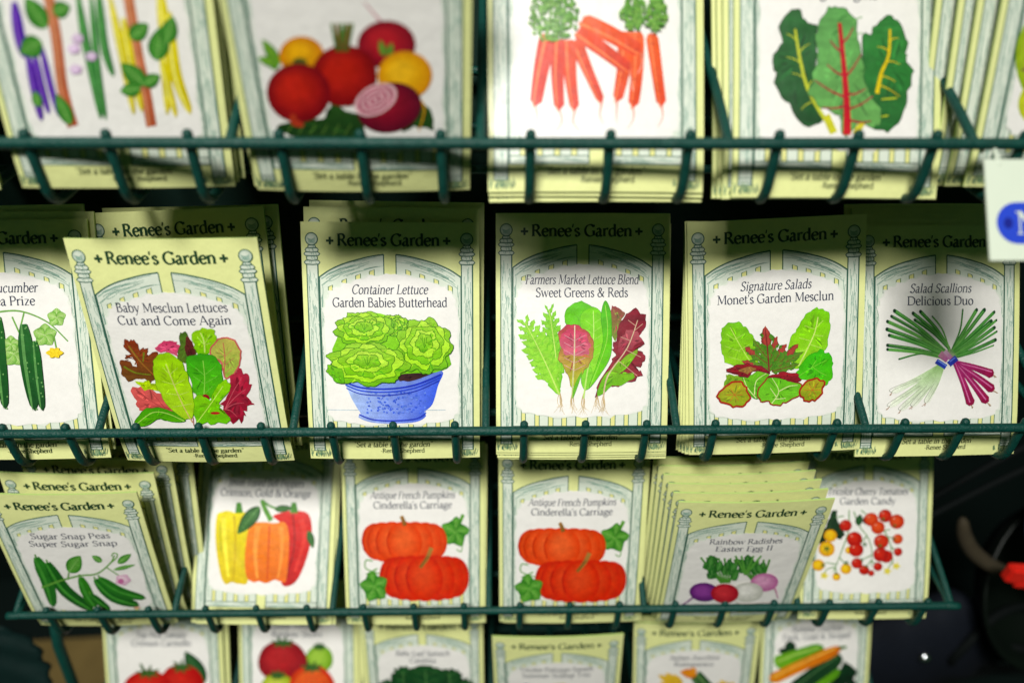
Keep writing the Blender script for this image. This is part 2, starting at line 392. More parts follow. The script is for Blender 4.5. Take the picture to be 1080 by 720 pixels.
# ------------------------------------------------------------------ the packet front every variety shares
CREAM = (233, 237, 163); WHITE = (243, 240, 236); GATE = (221, 230, 215); TEAL = (54, 100, 84); INK = (36, 70, 44)
def draw_border():
    A = Art(seed=5); r = A.rnd
    teal2 = (138, 172, 156)
    def rect(u0, v0, u1, v1, c, edge=None): A.shape([(u0, v0), (u1, v0), (u1, v1), (u0, v1)], c, n=0, jit=.02, edge=edge, ew=.006)
    # gate leaves, left then mirrored
    arch = [(.098, .308), (.158, .268), (.228, .236), (.306, .212), (.386, .192), (.462, .18)]
    for mir in (0, 1):
        X = (lambda u: .993-u) if mir else (lambda u: u)
        ar = catrom(arch, 4, False)
        A.shape([(X(u), v) for u, v in ar]+[(X(.462), 1.262), (X(.098), 1.262)], GATE, n=0, jit=.03)
        for u0, u1, vt in ((.146, .170, .352), (.224, .250, .316), (.302, .330, .288), (.380, .408, .264)):
            A.shape([(X(u0), vt+.012), (X(u1), vt), (X(u1), 1.225), (X(u0), 1.225)], (233, 230, 150), n=0, jit=.02, edge=(88, 128, 104), ew=.005)
        A.hold()
        for k in range(34):     # grain of the arched rail
            o = .008+.075*r.random(); a = r.uniform(0, .75); b = min(1, a+r.uniform(.12, .35))
            pts = []
            for t in (a, (a+b)/2, b):
                i = min(int(t*5), 4); ff = t*5-i; u = arch[i][0]+(arch[i+1][0]-arch[i][0])*ff; v = arch[i][1]+(arch[i+1][1]-arch[i][1])*ff
                pts.append((X(u), v+o*(1-.25*t)+r.uniform(-.003, .003)))
            A.line(pts, .0035, teal2, w2=.002, n=3)
        A.hold(False)
        A.line([(X(u), v) for u, v in ar], .008, TEAL, n=0)
        A.line([(X(.462), .18), (X(.462), 1.262)], .006, TEAL, n=0); A.line([(X(.098), .305), (X(.098), 1.262)], .006, TEAL, n=0)
        for v in (1.225, 1.262): A.line([(X(.098), v), (X(.462), v)], .005, TEAL, n=0)
        A.hold()
        for k in range(16):
            a = r.uniform(.11, .4); v = r.uniform(1.231, 1.257); A.line([(X(a), v), (X(a+.03), v+.004), (X(a+.06), v)], .003, teal2, n=2)
        for k in range(30):
            v = r.uniform(.34, 1.15); u = r.uniform(.104, .122); A.line([(X(u), v), (X(u+.003), v+.03), (X(u), v+.07)], .003, teal2, n=2)
        A.hold(False)
        # post with ball finial
        a, b = (.028, .091) if not mir else (.898, .961)
        rect(a, .232, b, 1.335, GATE); c = (a+b)/2
        A.hold()
        for k in range(80):
            u = r.uniform(a+.006, b-.006); v = r.uniform(.25, 1.25); q = r.uniform(.03, .09)
            A.line([(u, v), (u+r.uniform(-.005, .005), v+q/2), (u+r.uniform(-.003, .003), v+q)], .0034, teal2, w2=.002, n=2)
        A.hold(False)
        A.line([(a, .232), (a, 1.335)], .006, TEAL, n=0); A.line([(b, .232), (b, 1.335)], .0075, TEAL, n=0)
        for v0, v1, hw in ((.215, .236, .036), (.189, .213, .026), (.168, .188, .036), (.145, .167, .03), (.130, .144, .018)):
            A.shape([(c-hw, v0), (c+hw, v0), (c+hw, v1), (c-hw, v1)], GATE, n=2, jit=.02, edge=TEAL, ew=.006)
            for k in range(3):
                u = c+r.uniform(-.6, .6)*hw; A.line([(u, v0+.003), (u+.004, v1-.003)], .003, teal2, n=0)
        A.blob(c, .095, .037, .037, TEAL, TEAL); A.blob(c, .095, .0315, .0315, (190, 206, 188), (222, 230, 214))
        for k in range(7):
            A.line([(c-.02+r.uniform(-.004, .004), .09+k*.004), (c, .098+k*.003), (c+.02, .088+k*.005)], .0028, teal2, n=2)
        # foot of the post: scribbled grass
        A.hold()
        for v in (1.30, 1.315, 1.332): A.line([(a-.004, v), (b+.004, v)], .004, TEAL, n=0)
        for k in range(46):
            u = c+r.gauss(0, .035); v = 1.365+r.uniform(-.012, .008)
            A.line([(u, v), (u+r.uniform(-.012, .012), v-r.uniform(.015, .045))], .004, r.choice([(110, 150, 110), TEAL, (150, 175, 130)]), w2=.002, n=0)
        A.hold(False)
    # white paper-coloured cartouche
    top = [(.5, .293), (.40, .302), (.31, .324), (.235, .352), (.18, .375), (.152, .405), (.128, .46), (.118, .53), (.118, .7), (.118, 1.0), (.122, 1.08), (.15, 1.125), (.22, 1.15), (.34, 1.163), (.5, 1.168)]
    cart = top+[(.993-u, v) for u, v in reversed(top[1:-1])]
    A.shape([(.4965+(u-.4965)*1.022, .75+(v-.75)*1.012) for u, v in cart], mixc(GATE, WHITE, .5), n=4, rough=.006, jit=.01)
    A.shape(cart, WHITE, n=4, rough=.004, jit=.008)
    A.text("Renee's Garden", .49, .131, .098, INK, width=.577, bold=True)
    for x in (.163, .817):
        A.line([(x-.021, .104), (x+.021, .104)], .012, INK, n=0); A.line([(x, .083), (x, .125)], .012, INK, n=0); A.blob(x, .104, .009, .009, INK)
    A.text('"Set a table in the garden"', .49, 1.306, .047, (40, 60, 30), width=.46, ital=True)
    A.text('-Renee Shepherd', .545, 1.343, .04, (40, 60, 30), width=.26)
    return A

def packet_body(bm, cl, nrm):
    """the folded paper pouch itself, added behind the printed shapes"""
    c = (*lin(CREAM), 1); e = (*lin((190, 218, 126)), 1); T = .0125
    def gv(u, v, y, col, n):
        w = bm.verts.new((u-.5, y, HV-v)); w[cl] = col; nrm.append(n); return w
    fr = [[gv(u, v, -surf(u, v), c, surf_normal(u, v)) for u in GU] for v in GV]
    bk = [[gv(u, v, -surf(u, v)+T, c, -surf_normal(u, v)) for u in GU] for v in GV]
    for j in range(len(GV)-1):
        for i in range(len(GU)-1):
            bm.faces.new((fr[j][i], fr[j+1][i], fr[j+1][i+1], fr[j][i+1]))
            bm.faces.new((bk[j][i], bk[j][i+1], bk[j+1][i+1], bk[j+1][i]))
    def side(path, n):
        a = [gv(u, v, -surf(u, v), e, n) for u, v in path]; b = [gv(u, v, -surf(u, v)+T, e, n) for u, v in path]
        for k in range(len(path)-1): 
            f = bm.faces.new((a[k], a[k+1], b[k+1], b[k])); f.normal_update()
            if f.normal.dot(n) < 0: f.normal_flip()
    side([(u, HV) for u in GU], Vector((0, 0, -1))); side([(u, 0) for u in GU], Vector((0, 0, 1)))
    side([(0, v) for v in GV], Vector((-1, 0, 0))); side([(1, v) for v in GV], Vector((1, 0, 0)))

BORDER = draw_border(); TOP = BORDER.top+4e-5
ENVELOPE = build_print('envelope', BORDER.tris, packet_body)
ENVELOPE.materials.append(M_PAPER)
# ------------------------------------------------------------------ the varieties: pictures traced flat onto their own packets
DG = (34, 84, 36); MG = (72, 148, 44); LG = (140, 200, 48)
def ill_beans(A):
    for pts, w in (([(55, 5), (75, 130), (95, 200)], 40), ([(100, 180), (130, 330), (150, 415)], 30), ([(122, 170), (150, 300), (176, 392)], 26), ([(150, 160), (182, 300), (212, 402)], 24)):
        A.pod(pts, w, (88, 34, 168), (70, 20, 140), (140, 95, 200))
    for pts, w in (([(165, -60), (200, 120), (222, 300), (257, 432)], 38), ([(440, -60), (480, 180), (505, 300), (527, 432)], 36)):
        A.line(pts, w, (200, 128, 92), (176, 88, 58)); A.line([(x-8, y) for x, y in pts], 5, (222, 160, 120))
    for pts, w in (([(275, -20), (300, 130), (335, 300), (355, 408)], 30), ([(320, -20), (345, 250), (372, 412)], 24), ([(345, -40), (365, 150), (398, 262)], 30)):
        A.pod(pts, w, (60, 138, 62), (36, 108, 48), (120, 180, 110))
    for pts, w in (([(385, -10), (420, 150), (450, 300), (468, 392)], 28), ([(430, 60), (460, 230), (496, 385)], 30), ([(555, -40), (575, 150), (582, 395)], 40), ([(585, 40), (610, 250), (662, 392)], 38), ([(560, 200), (585, 300), (612, 402)], 26)):
        A.pod(pts, w, (226, 212, 52), (208, 190, 24), (242, 236, 130))
    for b, t, w in (((165, 95), (95, -10), 70), ((190, 40), (250, 20), 62), ((150, 140), (75, 180), 80), ((455, 130), (515, 80), 62), ((545, 205), (560, 90), 74), ((575, 150), (600, 55), 60), ((505, 290), (425, 215), 62), ((500, 290), (555, 255), 48), ((490, 300), (420, 310), 50), ((250, 425), (200, 320), 50), ((140, 365), (125, 310), 36)):
        A.leaf(b, t, w, (44, 110, 36), (74, 142, 54), (130, 180, 100), vw=3)
    for x, y in ((275, 130), (322, 190), (268, 235), (262, 165)): A.blob(x, y, 20, 16, (208, 170, 216), (240, 220, 242), wob=.12)
def ill_beets(A):
    A.shape([(205, 430), (300, 405), (380, 395), (400, 345), (500, 400), (505, 465), (400, 470), (250, 462)], (46, 84, 34), (26, 58, 24), rough=6)
    for x in range(240, 480, 40): A.line([(x, 455), (x+20, 420)], 3, (96, 130, 60))
    A.shape([(630, 445), (680, 340), (730, 370), (742, 440), (690, 425)], (50, 92, 36), (30, 62, 26), rough=5)
    A.leaf((215, 215), (155, 130), 40, (60, 120, 40), (120, 170, 60)); A.leaf((215, 215), (140, 195), 36, (60, 120, 40), (120, 170, 60)); A.leaf((210, 215), (185, 230), 24, (60, 120, 40), (110, 160, 60))
    A.blob(292, 185, 78, 68, (206, 128, 20), (236, 178, 50)); A.blob(285, 207, 26, 16, (110, 110, 40), (80, 90, 40))
    A.line([(575, 80), (540, 40), (505, 0)], 8, (190, 110, 130), w2=3)
    A.blob(582, 145, 100, 82, (120, 12, 36), (184, 40, 50)); A.leaf((575, 185), (560, 130), 26, (70, 110, 40), (110, 150, 60)); A.leaf((590, 185), (600, 140), 26, (70, 110, 40), (110, 150, 60))
    A.blob(438, 252, 112, 106, (128, 14, 24), (190, 44, 34)); 
    for x in (395, 415, 432, 448, 465): A.line([(x*.4+258, 168), (x, 72)], 17, (52, 92, 34), (96, 130, 60), w2=11)
    A.line([(410, 75), (425, 160)], 6, (150, 60, 50)); A.line([(455, 75), (440, 160)], 6, (150, 60, 50))
    A.blob(280, 312, 110, 102, (120, 14, 28), (192, 46, 36)); A.pod([(262, 385), (265, 412), (300, 425)], 26, (170, 60, 40))
    A.blob(645, 252, 94, 84, (214, 144, 18), (242, 190, 60)); A.line([(690, 325), (712, 370), (692, 445)], 8, (220, 160, 40), w2=3)
    A.blob(592, 362, 112, 86, (92, 8, 38), (150, 30, 50), rot=-12)
    for k, r in enumerate((1, .84, .70, .56, .42, .28, .14)):
        A.blob(545, 335, 78*r, 50*r, ((232, 190, 196) if k % 2 == 0 else (176, 70, 104)), None, rot=-28)
def ill_carrots(A):
    for p, w, w2 in (([(640, 125), (658, 250), (676, 372)], 46, 34), ([(590, 120), (590, 250), (577, 378)], 52, 36), ([(555, 120), (545, 240), (522, 358)], 64, 32), ([(400, 85), (500, 130), (605, 190)], 64, 50), ([(385, 120), (470, 180), (565, 250)], 58, 42), ([(378, 150), (420, 250), (470, 362)], 50, 26), ([(288, 128), (262, 250), (243, 372)], 66, 40), ([(355, 148), (362, 270), (378, 388)], 56, 30), ([(322, 145), (318, 270), (325, 386)], 54, 34)):
        c = A.rnd.choice([((222, 80, 38), (212, 58, 28)), ((228, 98, 42), (218, 70, 32)), ((214, 62, 32), (204, 46, 24))])
        A.line(p, w, *c, w2=w2, prof=lambda t: min(1, .55+t*4)*(1 if t < .9 else max(.15, math.sqrt(max(0, 1-((t-.9)/.1)**2)))))
        A.line([(x-w*.14, y+6) for x, y in p], w*.16, (242, 132, 80), w2=w2*.1)
        e = p[-1]
        A.line([e, (e[0]+A.rnd.uniform(-10, 10), e[1]+40), (e[0]+A.rnd.uniform(-22, 22), e[1]+72)], 6, (226, 120, 90), (232, 190, 180), w2=2)
        for k in range(4):
            t = A.rnd.random(); x = p[0][0]+(e[0]-p[0][0])*t; y = p[0][1]+(e[1]-p[0][1])*t; A.line([(x-8, y), (x+8, y+1)], 2.5, (186, 44, 20))
    for cx, cy, rx, ry, nn in ((302, 64, 80, 92, 340), (578, 58, 40, 62, 150), (650, 64, 38, 58, 150)):
        for k in range(5): A.line([(cx+rx*.2, cy+ry*.9), (cx+A.rnd.uniform(-.6, .6)*rx, cy-ry*.5)], 5, (92, 140, 60))
        for k in range(nn):
            a = A.rnd.uniform(0, 6.3); q = math.sqrt(A.rnd.random()); x = cx+rx*q*math.cos(a); y = cy+ry*q*math.sin(a)
            A.leaf((x, y), (x+A.rnd.uniform(-15, 15), y+A.rnd.uniform(-16, 10)), 13, A.rnd.choice([(48, 112, 36), (92, 150, 52), (130, 178, 80), (34, 88, 34)]), A.rnd.choice([(92, 150, 52), (130, 178, 80)]), n=4)
def ill_chard(A):
    L = [(250, 60), (290, 45), (322, 88), (352, 100), (350, 200), (345, 330), (372, 420), (310, 435), (262, 370), (220, 310), (215, 260), (200, 210), (236, 150), (226, 105)]
    A.shape(L, (44, 102, 50), (32, 82, 42), rough=4.6, edge=(18, 50, 26), jit=.2)
    R = [(560, 90), (600, 65), (640, 90), (665, 160), (660, 210), (682, 250), (670, 310), (660, 370), (625, 440), (570, 455), (520, 400), (508, 160), (540, 120)]
    A.shape(R, (58, 128, 62), (42, 106, 50), rough=4.6, edge=(20, 60, 30), jit=.2)
    for m, pairs, c in (([(280, 110), (298, 220), (330, 330), (410, 462)], [((286, 150), (250, 125)), ((292, 190), (330, 160)), ((298, 225), (250, 205)), ((315, 280), (268, 260)), ((322, 310), (345, 280)), ((335, 360), (300, 385))], (196, 202, 70)), ([(605, 110), (600, 200), (575, 260), (560, 330)], [((604, 150), (635, 140)), ((602, 185), (560, 170)), ((595, 220), (640, 230)), ((575, 270), (625, 290)), ((566, 300), (640, 340))], (224, 196, 44))):
        A.line(m, 7, c, w2=14)
        for a, b in pairs: A.line([a, ((a[0]+b[0])/2, (a[1]+b[1])/2-4), b], 4.5, c, w2=1.5)
    A.line([(385, 405), (412, 465)], 26, (206, 204, 60)); A.line([(540, 395), (510, 430), (485, 470)], 22, (214, 204, 70))
    A.line([(575, 350), (630, 345)], 5, (190, 200, 60)); A.line([(570, 410), (600, 405)], 5, (190, 200, 60))
    Cc = [(405, 35), (440, 40), (486, 75), (490, 120), (502, 165), (512, 250), (532, 330), (577, 390), (560, 445), (500, 430), (472, 462), (440, 468), (430, 400), (370, 380), (328, 330), (345, 260), (355, 200), (350, 130), (365, 80)]
    A.shape(Cc, (98, 158, 88), (112, 170, 94), rough=4.6, edge=(36, 84, 44), jit=.16)
    for k in range(26):
        a = A.rnd.uniform(60, 400); x = A.rnd.uniform(370, 520); A.line([(x, a+20), (x+16, a+6), (x+34, a)], 5, A.rnd.choice([(52, 112, 54), (118, 176, 100)]), w2=2)
    A.line([(430, 90), (446, 250), (456, 380), (457, 472)], 12, (186, 26, 46), (200, 36, 50), w2=28)
    for a, b in (((455, 270), (505, 195)), ((447, 272), (388, 232)), ((452, 345), (345, 285)), ((456, 335), (520, 315)), ((456, 372), (372, 378)), ((460, 385), (545, 340)), ((440, 160), (478, 105)), ((440, 190), (398, 150)), ((462, 420), (540, 425))):
        A.line([a, ((a[0]+b[0])/2, (a[1]+b[1])/2+6), b], 8, (176, 26, 52), (150, 40, 70), w2=4)
def ill_squash(A):
    A.blob(1105, 70, 60, 40, (150, 178, 40), (206, 214, 90), rot=60); A.blob(1150, 90, 50, 42, (220, 190, 30), (244, 224, 100))
    A.blob(1120, 110, 46, 34, (190, 200, 50), (226, 224, 110)); A.leaf((1095, 70), (1068, 60), 18, (120, 160, 40), (170, 196, 60)); A.line([(1070, 78), (1085, 76)], 3, (120, 90, 70))
def ill_cucumber(A):
    A.line([(-40, 318), (20, 306), (70, 308), (130, 335), (178, 382)], 5, (120, 170, 84), w2=3); A.line([(70, 308), (60, 350)], 4, (120, 170, 84)); A.line([(40, 320), (58, 360)], 4, (120, 170, 84)); A.line([(140, 350), (150, 400)], 4, (120, 170, 84))
    for (x, y, r) in ((150, 322, 24), (122, 366, 30), (45, 412, 34), (38, 388, 22)):
        for a in (0, 72, 144, 216, 288): A.leaf((x, y), (x+r*math.cos(math.radians(a-90)), y+r*math.sin(math.radians(a-90))), r*1.05, (112, 168, 70), (150, 194, 100), (190, 214, 150), vw=1.5, n=10)
    for p, w in (([(-30, 340), (-18, 450), (-12, 550)], 34), ([(6, 320), (12, 440), (24, 552)], 32), ([(70, 338), (80, 440), (98, 556)], 36), ([(98, 380), (106, 470), (117, 556)], 24)):
        A.pod(p, w, (38, 104, 42), (24, 76, 34), (96, 150, 84))
        for k in range(10): t = A.rnd.random(); A.blob(p[0][0]+(p[2][0]-p[0][0])*t+A.rnd.uniform(-8, 8), p[0][1]+(p[2][1]-p[0][1])*t, 2, 2, (120, 168, 100))
    for a in range(0, 360, 60): A.leaf((147, 410), (147+22*math.cos(math.radians(a)), 410+14*math.sin(math.radians(a))), 14, (232, 196, 40), (240, 214, 70), n=8)
def ill_mesclun(A):
    A.shape([(75, 150), (110, 148), (132, 146), (156, 170), (162, 200), (186, 190), (215, 200), (206, 240), (240, 215), (272, 215), (270, 252), (246, 290), (252, 360), (230, 392), (180, 370), (100, 382), (60, 340), (45, 270), (92, 268), (132, 300), (150, 290), (120, 242), (84, 256), (80, 238), (110, 225), (75, 190)], (142, 56, 30), (112, 78, 36), rough=4, jit=.25, edge=(96, 34, 30))
    for p in ([(100, 180), (160, 260), (240, 340)], [(70, 300), (140, 335), (230, 345)], [(190, 215), (185, 270)]): A.line(p, 12, (118, 128, 40), w2=6)
    A.line([(90, 165), (150, 250), (250, 350)], 5, (170, 90, 50))
    A.shape([(260, 190), (310, 150), (370, 152), (396, 180), (380, 232), (330, 215), (280, 215)], (196, 58, 100), (214, 96, 130), rough=6, jit=.15)
    A.shape([(400, 110), (430, 98), (470, 150), (490, 212), (480, 242), (430, 275), (388, 240), (400, 170)], (78, 114, 42), (96, 120, 44), rough=4, jit=.2, edge=(60, 60, 30)); A.shape([(440, 120), (470, 155), (490, 215), (450, 245), (430, 180)], (104, 44, 38), (80, 36, 34), rough=3)
    A.shape([(470, 110), (530, 75), (590, 85), (610, 130), (600, 180), (560, 222), (510, 222), (480, 170)], (156, 208, 52), (120, 190, 40), rough=5, jit=.14, edge=(110, 160, 40), ew=2)
    A.line([(545, 215), (540, 150), (520, 100)], 7, (206, 228, 130)); 
    for b in ((575, 110), (500, 120), (580, 160)): A.line([(541, 170), b], 3, (190, 220, 110))
    A.shape([(610, 150), (660, 130), (715, 150), (750, 210), (742, 290), (700, 350), (660, 358), (640, 280), (575, 220)], (190, 180, 96), (160, 192, 80), rough=3, jit=.1, edge=(198, 96, 96), ew=9)
    A.line([(655, 350), (660, 240), (650, 160)], 6, (190, 110, 90))
    for b in ((700, 200), (710, 250), (700, 300), (620, 200), (625, 250)): A.line([(660, b[1]+40), b], 3, (200, 130, 100))
    A.shape([(690, 360), (740, 320), (792, 340), (800, 420), (800, 500), (816, 515), (770, 555), (780, 590), (740, 620), (680, 600), (640, 530), (680, 450)], (176, 48, 72), (150, 28, 52), rough=11, jit=.2)
    for b in ((760, 360), (780, 430), (770, 510), (730, 590)): A.line([(660, 545), ((660+b[0])/2, (545+b[1])/2-12), b], 5, (206, 96, 110), w2=2)
    A.shape([(115, 430), (200, 415), (290, 460), (380, 560), (340, 592), (270, 540), (160, 556), (140, 500)], (214, 100, 96), (200, 84, 84), rough=6, jit=.14)
    for b in ((150, 450), (170, 530), (240, 450), (220, 520)): A.line([(320, 550), ((320+b[0])/2, (550+b[1])/2), b], 4, (170, 60, 66), w2=2)
    A.shape([(140, 390), (200, 385), (270, 400), (270, 437), (200, 430)], (176, 208, 50), rough=6)
    A.shape([(440, 260), (500, 225), (590, 230), (640, 290), (647, 380), (590, 472), (500, 470), (470, 400)], (66, 164, 40), (96, 186, 44), rough=4, jit=.14, edge=(44, 120, 36), ew=2.5)
    A.line([(540, 460), (545, 360), (535, 260)], 5, (150, 210, 90))
    for b in ((490, 300), (600, 300), (480, 350), (620, 350), (590, 410)): A.line([(543, b[1]+45), b], 3, (130, 200, 80))
    A.blob(548, 476, 24, 20, (150, 30, 40)); 
    A.shape([(590, 462), (610, 420), (660, 370), (692, 400), (686, 440), (640, 490), (632, 530), (660, 562), (692, 610), (620, 627), (540, 625), (510, 632), (480, 580), (480, 490), (520, 458), (560, 492)], (150, 214, 40), (112, 196, 30), rough=5, jit=.14, edge=(90, 160, 30), ew=2)
    A.blob(605, 566, 28, 8, (180, 40, 40)); A.line([(500, 620), (560, 540), (650, 410)], 5, (200, 232, 110))
    A.shape([(315, 212), (400, 260), (440, 330), (472, 430), (482, 540), (460, 602), (390, 580), (300, 480), (260, 380), (245, 300), (262, 240)], (156, 208, 46), (176, 216, 60), rough=4, jit=.12, edge=(110, 160, 34), ew=2.5)
    A.line([(320, 280), (400, 480), (472, 620)], 6, (206, 224, 120), (220, 180, 130))
    for a, b in (((345, 340), (300, 300)), ((345, 340), (390, 300)), ((370, 400), (300, 380)), ((370, 400), (430, 370)), ((395, 460), (320, 450)), ((395, 460), (455, 440)), ((420, 520), (360, 530)), ((420, 520), (470, 510))): A.line([a, b], 3.5, (206, 224, 120), w2=1.5)
    A.line([(475, 590), (480, 640)], 6, (200, 130, 130), w2=3)
    A.shape([(135, 620), (190, 550), (280, 535), (360, 560), (432, 612), (350, 617), (280, 600), (200, 645), (150, 642)], (74, 158, 32), (100, 180, 40), rough=3, edge=(50, 120, 28)); A.line([(150, 630), (240, 565), (330, 570), (425, 612)], 5, (180, 216, 110))
def rosette(A, cx, cy, rx, ry, seed):
    rr = random.Random(seed)
    cols = [(100, 176, 20), (164, 222, 52), (108, 186, 20), (172, 226, 64), (96, 174, 20)]
    for L, k in enumerate((1, .84, .68, .50, .32)):
        n = (9, 8, 7, 6, 5)[L]; pts = []
        for i in range(n*3):
            a = 2*math.pi*i/(n*3)+L*.7; q = k*(1.05, 1.02, .90)[i % 3]*(1+rr.uniform(-.05, .05))
            pts.append((cx+rx*q*math.cos(a)+(rr.random()-.5)*6, cy+ry*q*math.sin(a)-L*ry*.035))
        A.shape(pts, mixc(cols[L], (214, 238, 120), .5), mixc(cols[L], (200, 230, 90), .15), n=5, jit=.12, rough=1.8, edge=(52, 112, 20), ew=3.2)
        for i in range(9):
            a = rr.uniform(0, 6.3); x, y = cx+rx*k*math.cos(a), cy+ry*k*math.sin(a)-L*ry*.035
            A.line([(cx+(x-cx)*.62, cy+(y-cy)*.62), (cx+(x-cx)*.8+4, cy+(y-cy)*.8), (cx+(x-cx)*.95, cy+(y-cy)*.95)], 7, rr.choice([(92, 170, 22), (176, 224, 70), (132, 204, 40)]), n=3, prof=lambda t: math.sin(math.pi*t)+.1)
    for q in (-.5, 0, .5): A.line([(cx+rx*.16*q, cy-ry*.34), (cx+rx*.1*q+3, cy-ry*.1), (cx, cy+ry*.05)], 2.5, (70, 140, 24))
def ill_butter(A):
    A.line([(85, 622), (720, 622)], 4, (190, 206, 216))
    A.shape([(180, 460), (205, 540), (240, 605), (262, 640), (252, 662), (320, 688), (430, 694), (560, 686), (614, 656), (606, 632), (650, 590), (680, 490), (702, 412), (560, 440), (400, 470), (260, 470)], (176, 198, 238), (44, 84, 220), n=4, ang=8, jit=.08)
    for k in range(130):
        x = min(max(A.rnd.gauss(480, 90), 300), 610); y = A.rnd.uniform(525, 640); A.blob(x, y, A.rnd.uniform(3, 8), A.rnd.uniform(3, 6), A.rnd.choice([(70, 102, 216), (92, 124, 224), (62, 94, 212), (112, 142, 230)]))
    A.shape([(470, 425), (560, 410), (660, 400), (640, 445), (520, 462), (470, 460)], (46, 24, 32), (70, 40, 40), rough=4)
    for w, dy, c in ((22, 0, (150, 176, 236)), (9, 14, (36, 60, 190)), (8, 30, (62, 92, 214)), (5, 48, (40, 60, 180))):
        A.line([(172+dy*.3, 455+dy), (270, 487+dy), (420, 492+dy), (560, 470+dy), (700-dy*.3, 415+dy)], w, c, mixc(c, (20, 40, 180), .4))
    A.line([(255, 645), (330, 672), (440, 678), (560, 668), (612, 640)], 7, (40, 62, 190))
    A.shape([(150, 200), (300, 110), (440, 112), (520, 160), (640, 150), (730, 260), (730, 400), (560, 420), (300, 440), (120, 380)], (150, 212, 60), (120, 194, 40), rough=5)
    rosette(A, 440, 165, 84, 56, 2); rosette(A, 282, 185, 158, 92, 3); rosette(A, 606, 278, 150, 148, 8); rosette(A, 300, 372, 218, 116, 5)
    A.shape([(90, 380), (160, 400), (180, 470), (130, 470), (95, 420)], (130, 200, 30), (96, 176, 24), rough=5, edge=(62, 128, 22))
def frill(A, b, t, w, c1, c2, sd):
    A.leaf(b, t, w*.55, c1, c2, None, ruffle=.3, n=24)
    dx, dy = t[0]-b[0], t[1]-b[1]; l = math.hypot(dx, dy); nx, ny = -dy/l, dx/l
    for i in range(9):
        q = .22+.78*i/8.5; x, y = b[0]+dx*q, b[1]+dy*q
        for s in (-1, 1):
            h = w*(.40+.22*A.rnd.random())*math.sin(math.pi*min(1, .2+q*.7)); e = (x+nx*h*s+dx*.12, y+ny*h*s+dy*.12)
            A.leaf((x, y), e, h*.8, c1, c2, None, ruffle=.35, n=10, lobes=2)
    A.line([b, ((b[0]+t[0])/2+nx*6, (b[1]+t[1])/2+ny*6), t], 9, (196, 226, 120), w2=3)
def ill_farmers(A):
    for x, y in ((282, 545), (350, 548), (410, 555), (482, 545), (518, 560)):
        for k in range(9): A.line([(x, y-20), (x+A.rnd.uniform(-12, 12), y+40), (x+A.rnd.uniform(-34, 34), y+A.rnd.uniform(60, 105))], 4, (190, 160, 110), (216, 200, 170), w2=1.5)
    frill(A, (276, 520), (225, 85), 118, (104, 184, 44), (140, 206, 66), 1)
    frill(A, (280, 542), (95, 150), 150, (118, 194, 48), (150, 212, 70), 2)
    A.shape([(310, 100), (350, 55), (400, 40), (440, 60), (470, 75), (502, 100), (525, 200), (530, 330), (480, 450), (430, 512), (402, 492), (400, 420), (440, 300), (380, 170), (320, 165)], (100, 192, 36), (140, 214, 70), rough=2, edge=(70, 150, 30), ew=2)
    A.shape([(395, 110), (460, 70), (505, 105), (525, 220), (520, 340), (470, 450), (430, 300), (400, 200)], (124, 206, 44), (150, 220, 70), jit=.08, edge=(90, 170, 40), ew=1.6)
    A.line([(462, 90), (462, 250), (430, 420), (410, 560)], 4, (196, 230, 130), w2=9)
    for y in range(130, 400, 45): A.line([(460, y+30), (505, y)], 2.5, (170, 220, 100)); A.line([(458, y+40), (420, y+12)], 2.5, (170, 220, 100))
    A.shape([(560, 80), (590, 68), (630, 100), (612, 150), (582, 250), (560, 200)], (150, 60, 70), (120, 150, 60), rough=5)
    A.shape([(525, 35), (555, 90), (561, 200), (556, 330), (500, 430), (440, 502), (480, 380), (515, 250), (503, 120)], (84, 180, 26), (118, 204, 40), jit=.1, edge=(60, 140, 24), ew=2); A.line([(527, 60), (535, 250), (445, 495)], 4, (160, 216, 90))
    A.shape([(600, 180), (640, 110), (690, 84), (742, 120), (740, 182), (710, 220), (736, 270), (690, 300), (742, 320), (736, 372), (690, 400), (727, 422), (690, 466), (600, 490), (540, 500), (500, 540), (478, 546), (490, 480), (540, 400), (580, 330), (568, 290), (590, 240)], (126, 22, 44), (150, 60, 70), rough=6, jit=.25, edge=(90, 20, 36), ew=2)
    A.shape([(600, 250), (640, 200), (700, 200), (720, 250), (650, 300), (600, 320)], (176, 90, 100), (150, 50, 70), rough=5)
    A.shape([(480, 542), (520, 440), (580, 380), (640, 330), (700, 300), (690, 332), (640, 400), (600, 432), (682, 425), (660, 470), (560, 496), (520, 532)], (140, 176, 60), (110, 186, 44), rough=4, edge=(90, 140, 40), ew=1.5)
    A.line([(702, 140), (645, 290), (540, 440), (515, 570)], 4, (214, 190, 160), w2=9)
    for a, b in (((680, 200), (730, 160)), ((660, 250), (610, 230)), ((640, 300), (720, 340)), ((600, 360), (700, 440)), ((690, 170), (650, 140))): A.line([a, b], 3, (210, 170, 150))
    A.shape([(275, 215), (320, 170), (370, 164), (430, 205), (461, 260), (455, 340), (420, 400), (392, 440), (350, 502), (330, 450), (300, 380), (274, 350), (290, 280)], (186, 50, 84), (176, 190, 60), rough=4, jit=.12, edge=(140, 50, 60), ew=2)
    A.shape([(290, 230), (330, 190), (420, 215), (445, 270), (430, 320), (360, 330), (300, 320)], (196, 64, 98), (206, 110, 130), rough=5, jit=.16)
    A.line([(362, 168), (360, 330), (352, 470), (350, 560)], 6, (226, 200, 180), (190, 206, 120), w2=10)
    for y in range(220, 400, 40): A.line([(360, y+30), (420, y)], 2.5, (220, 160, 170)); A.line([(360, y+30), (305, y)], 2.5, (220, 160, 170))
    A.shape([(390, 430), (402, 420), (380, 490), (352, 560), (356, 500)], (110, 180, 50))
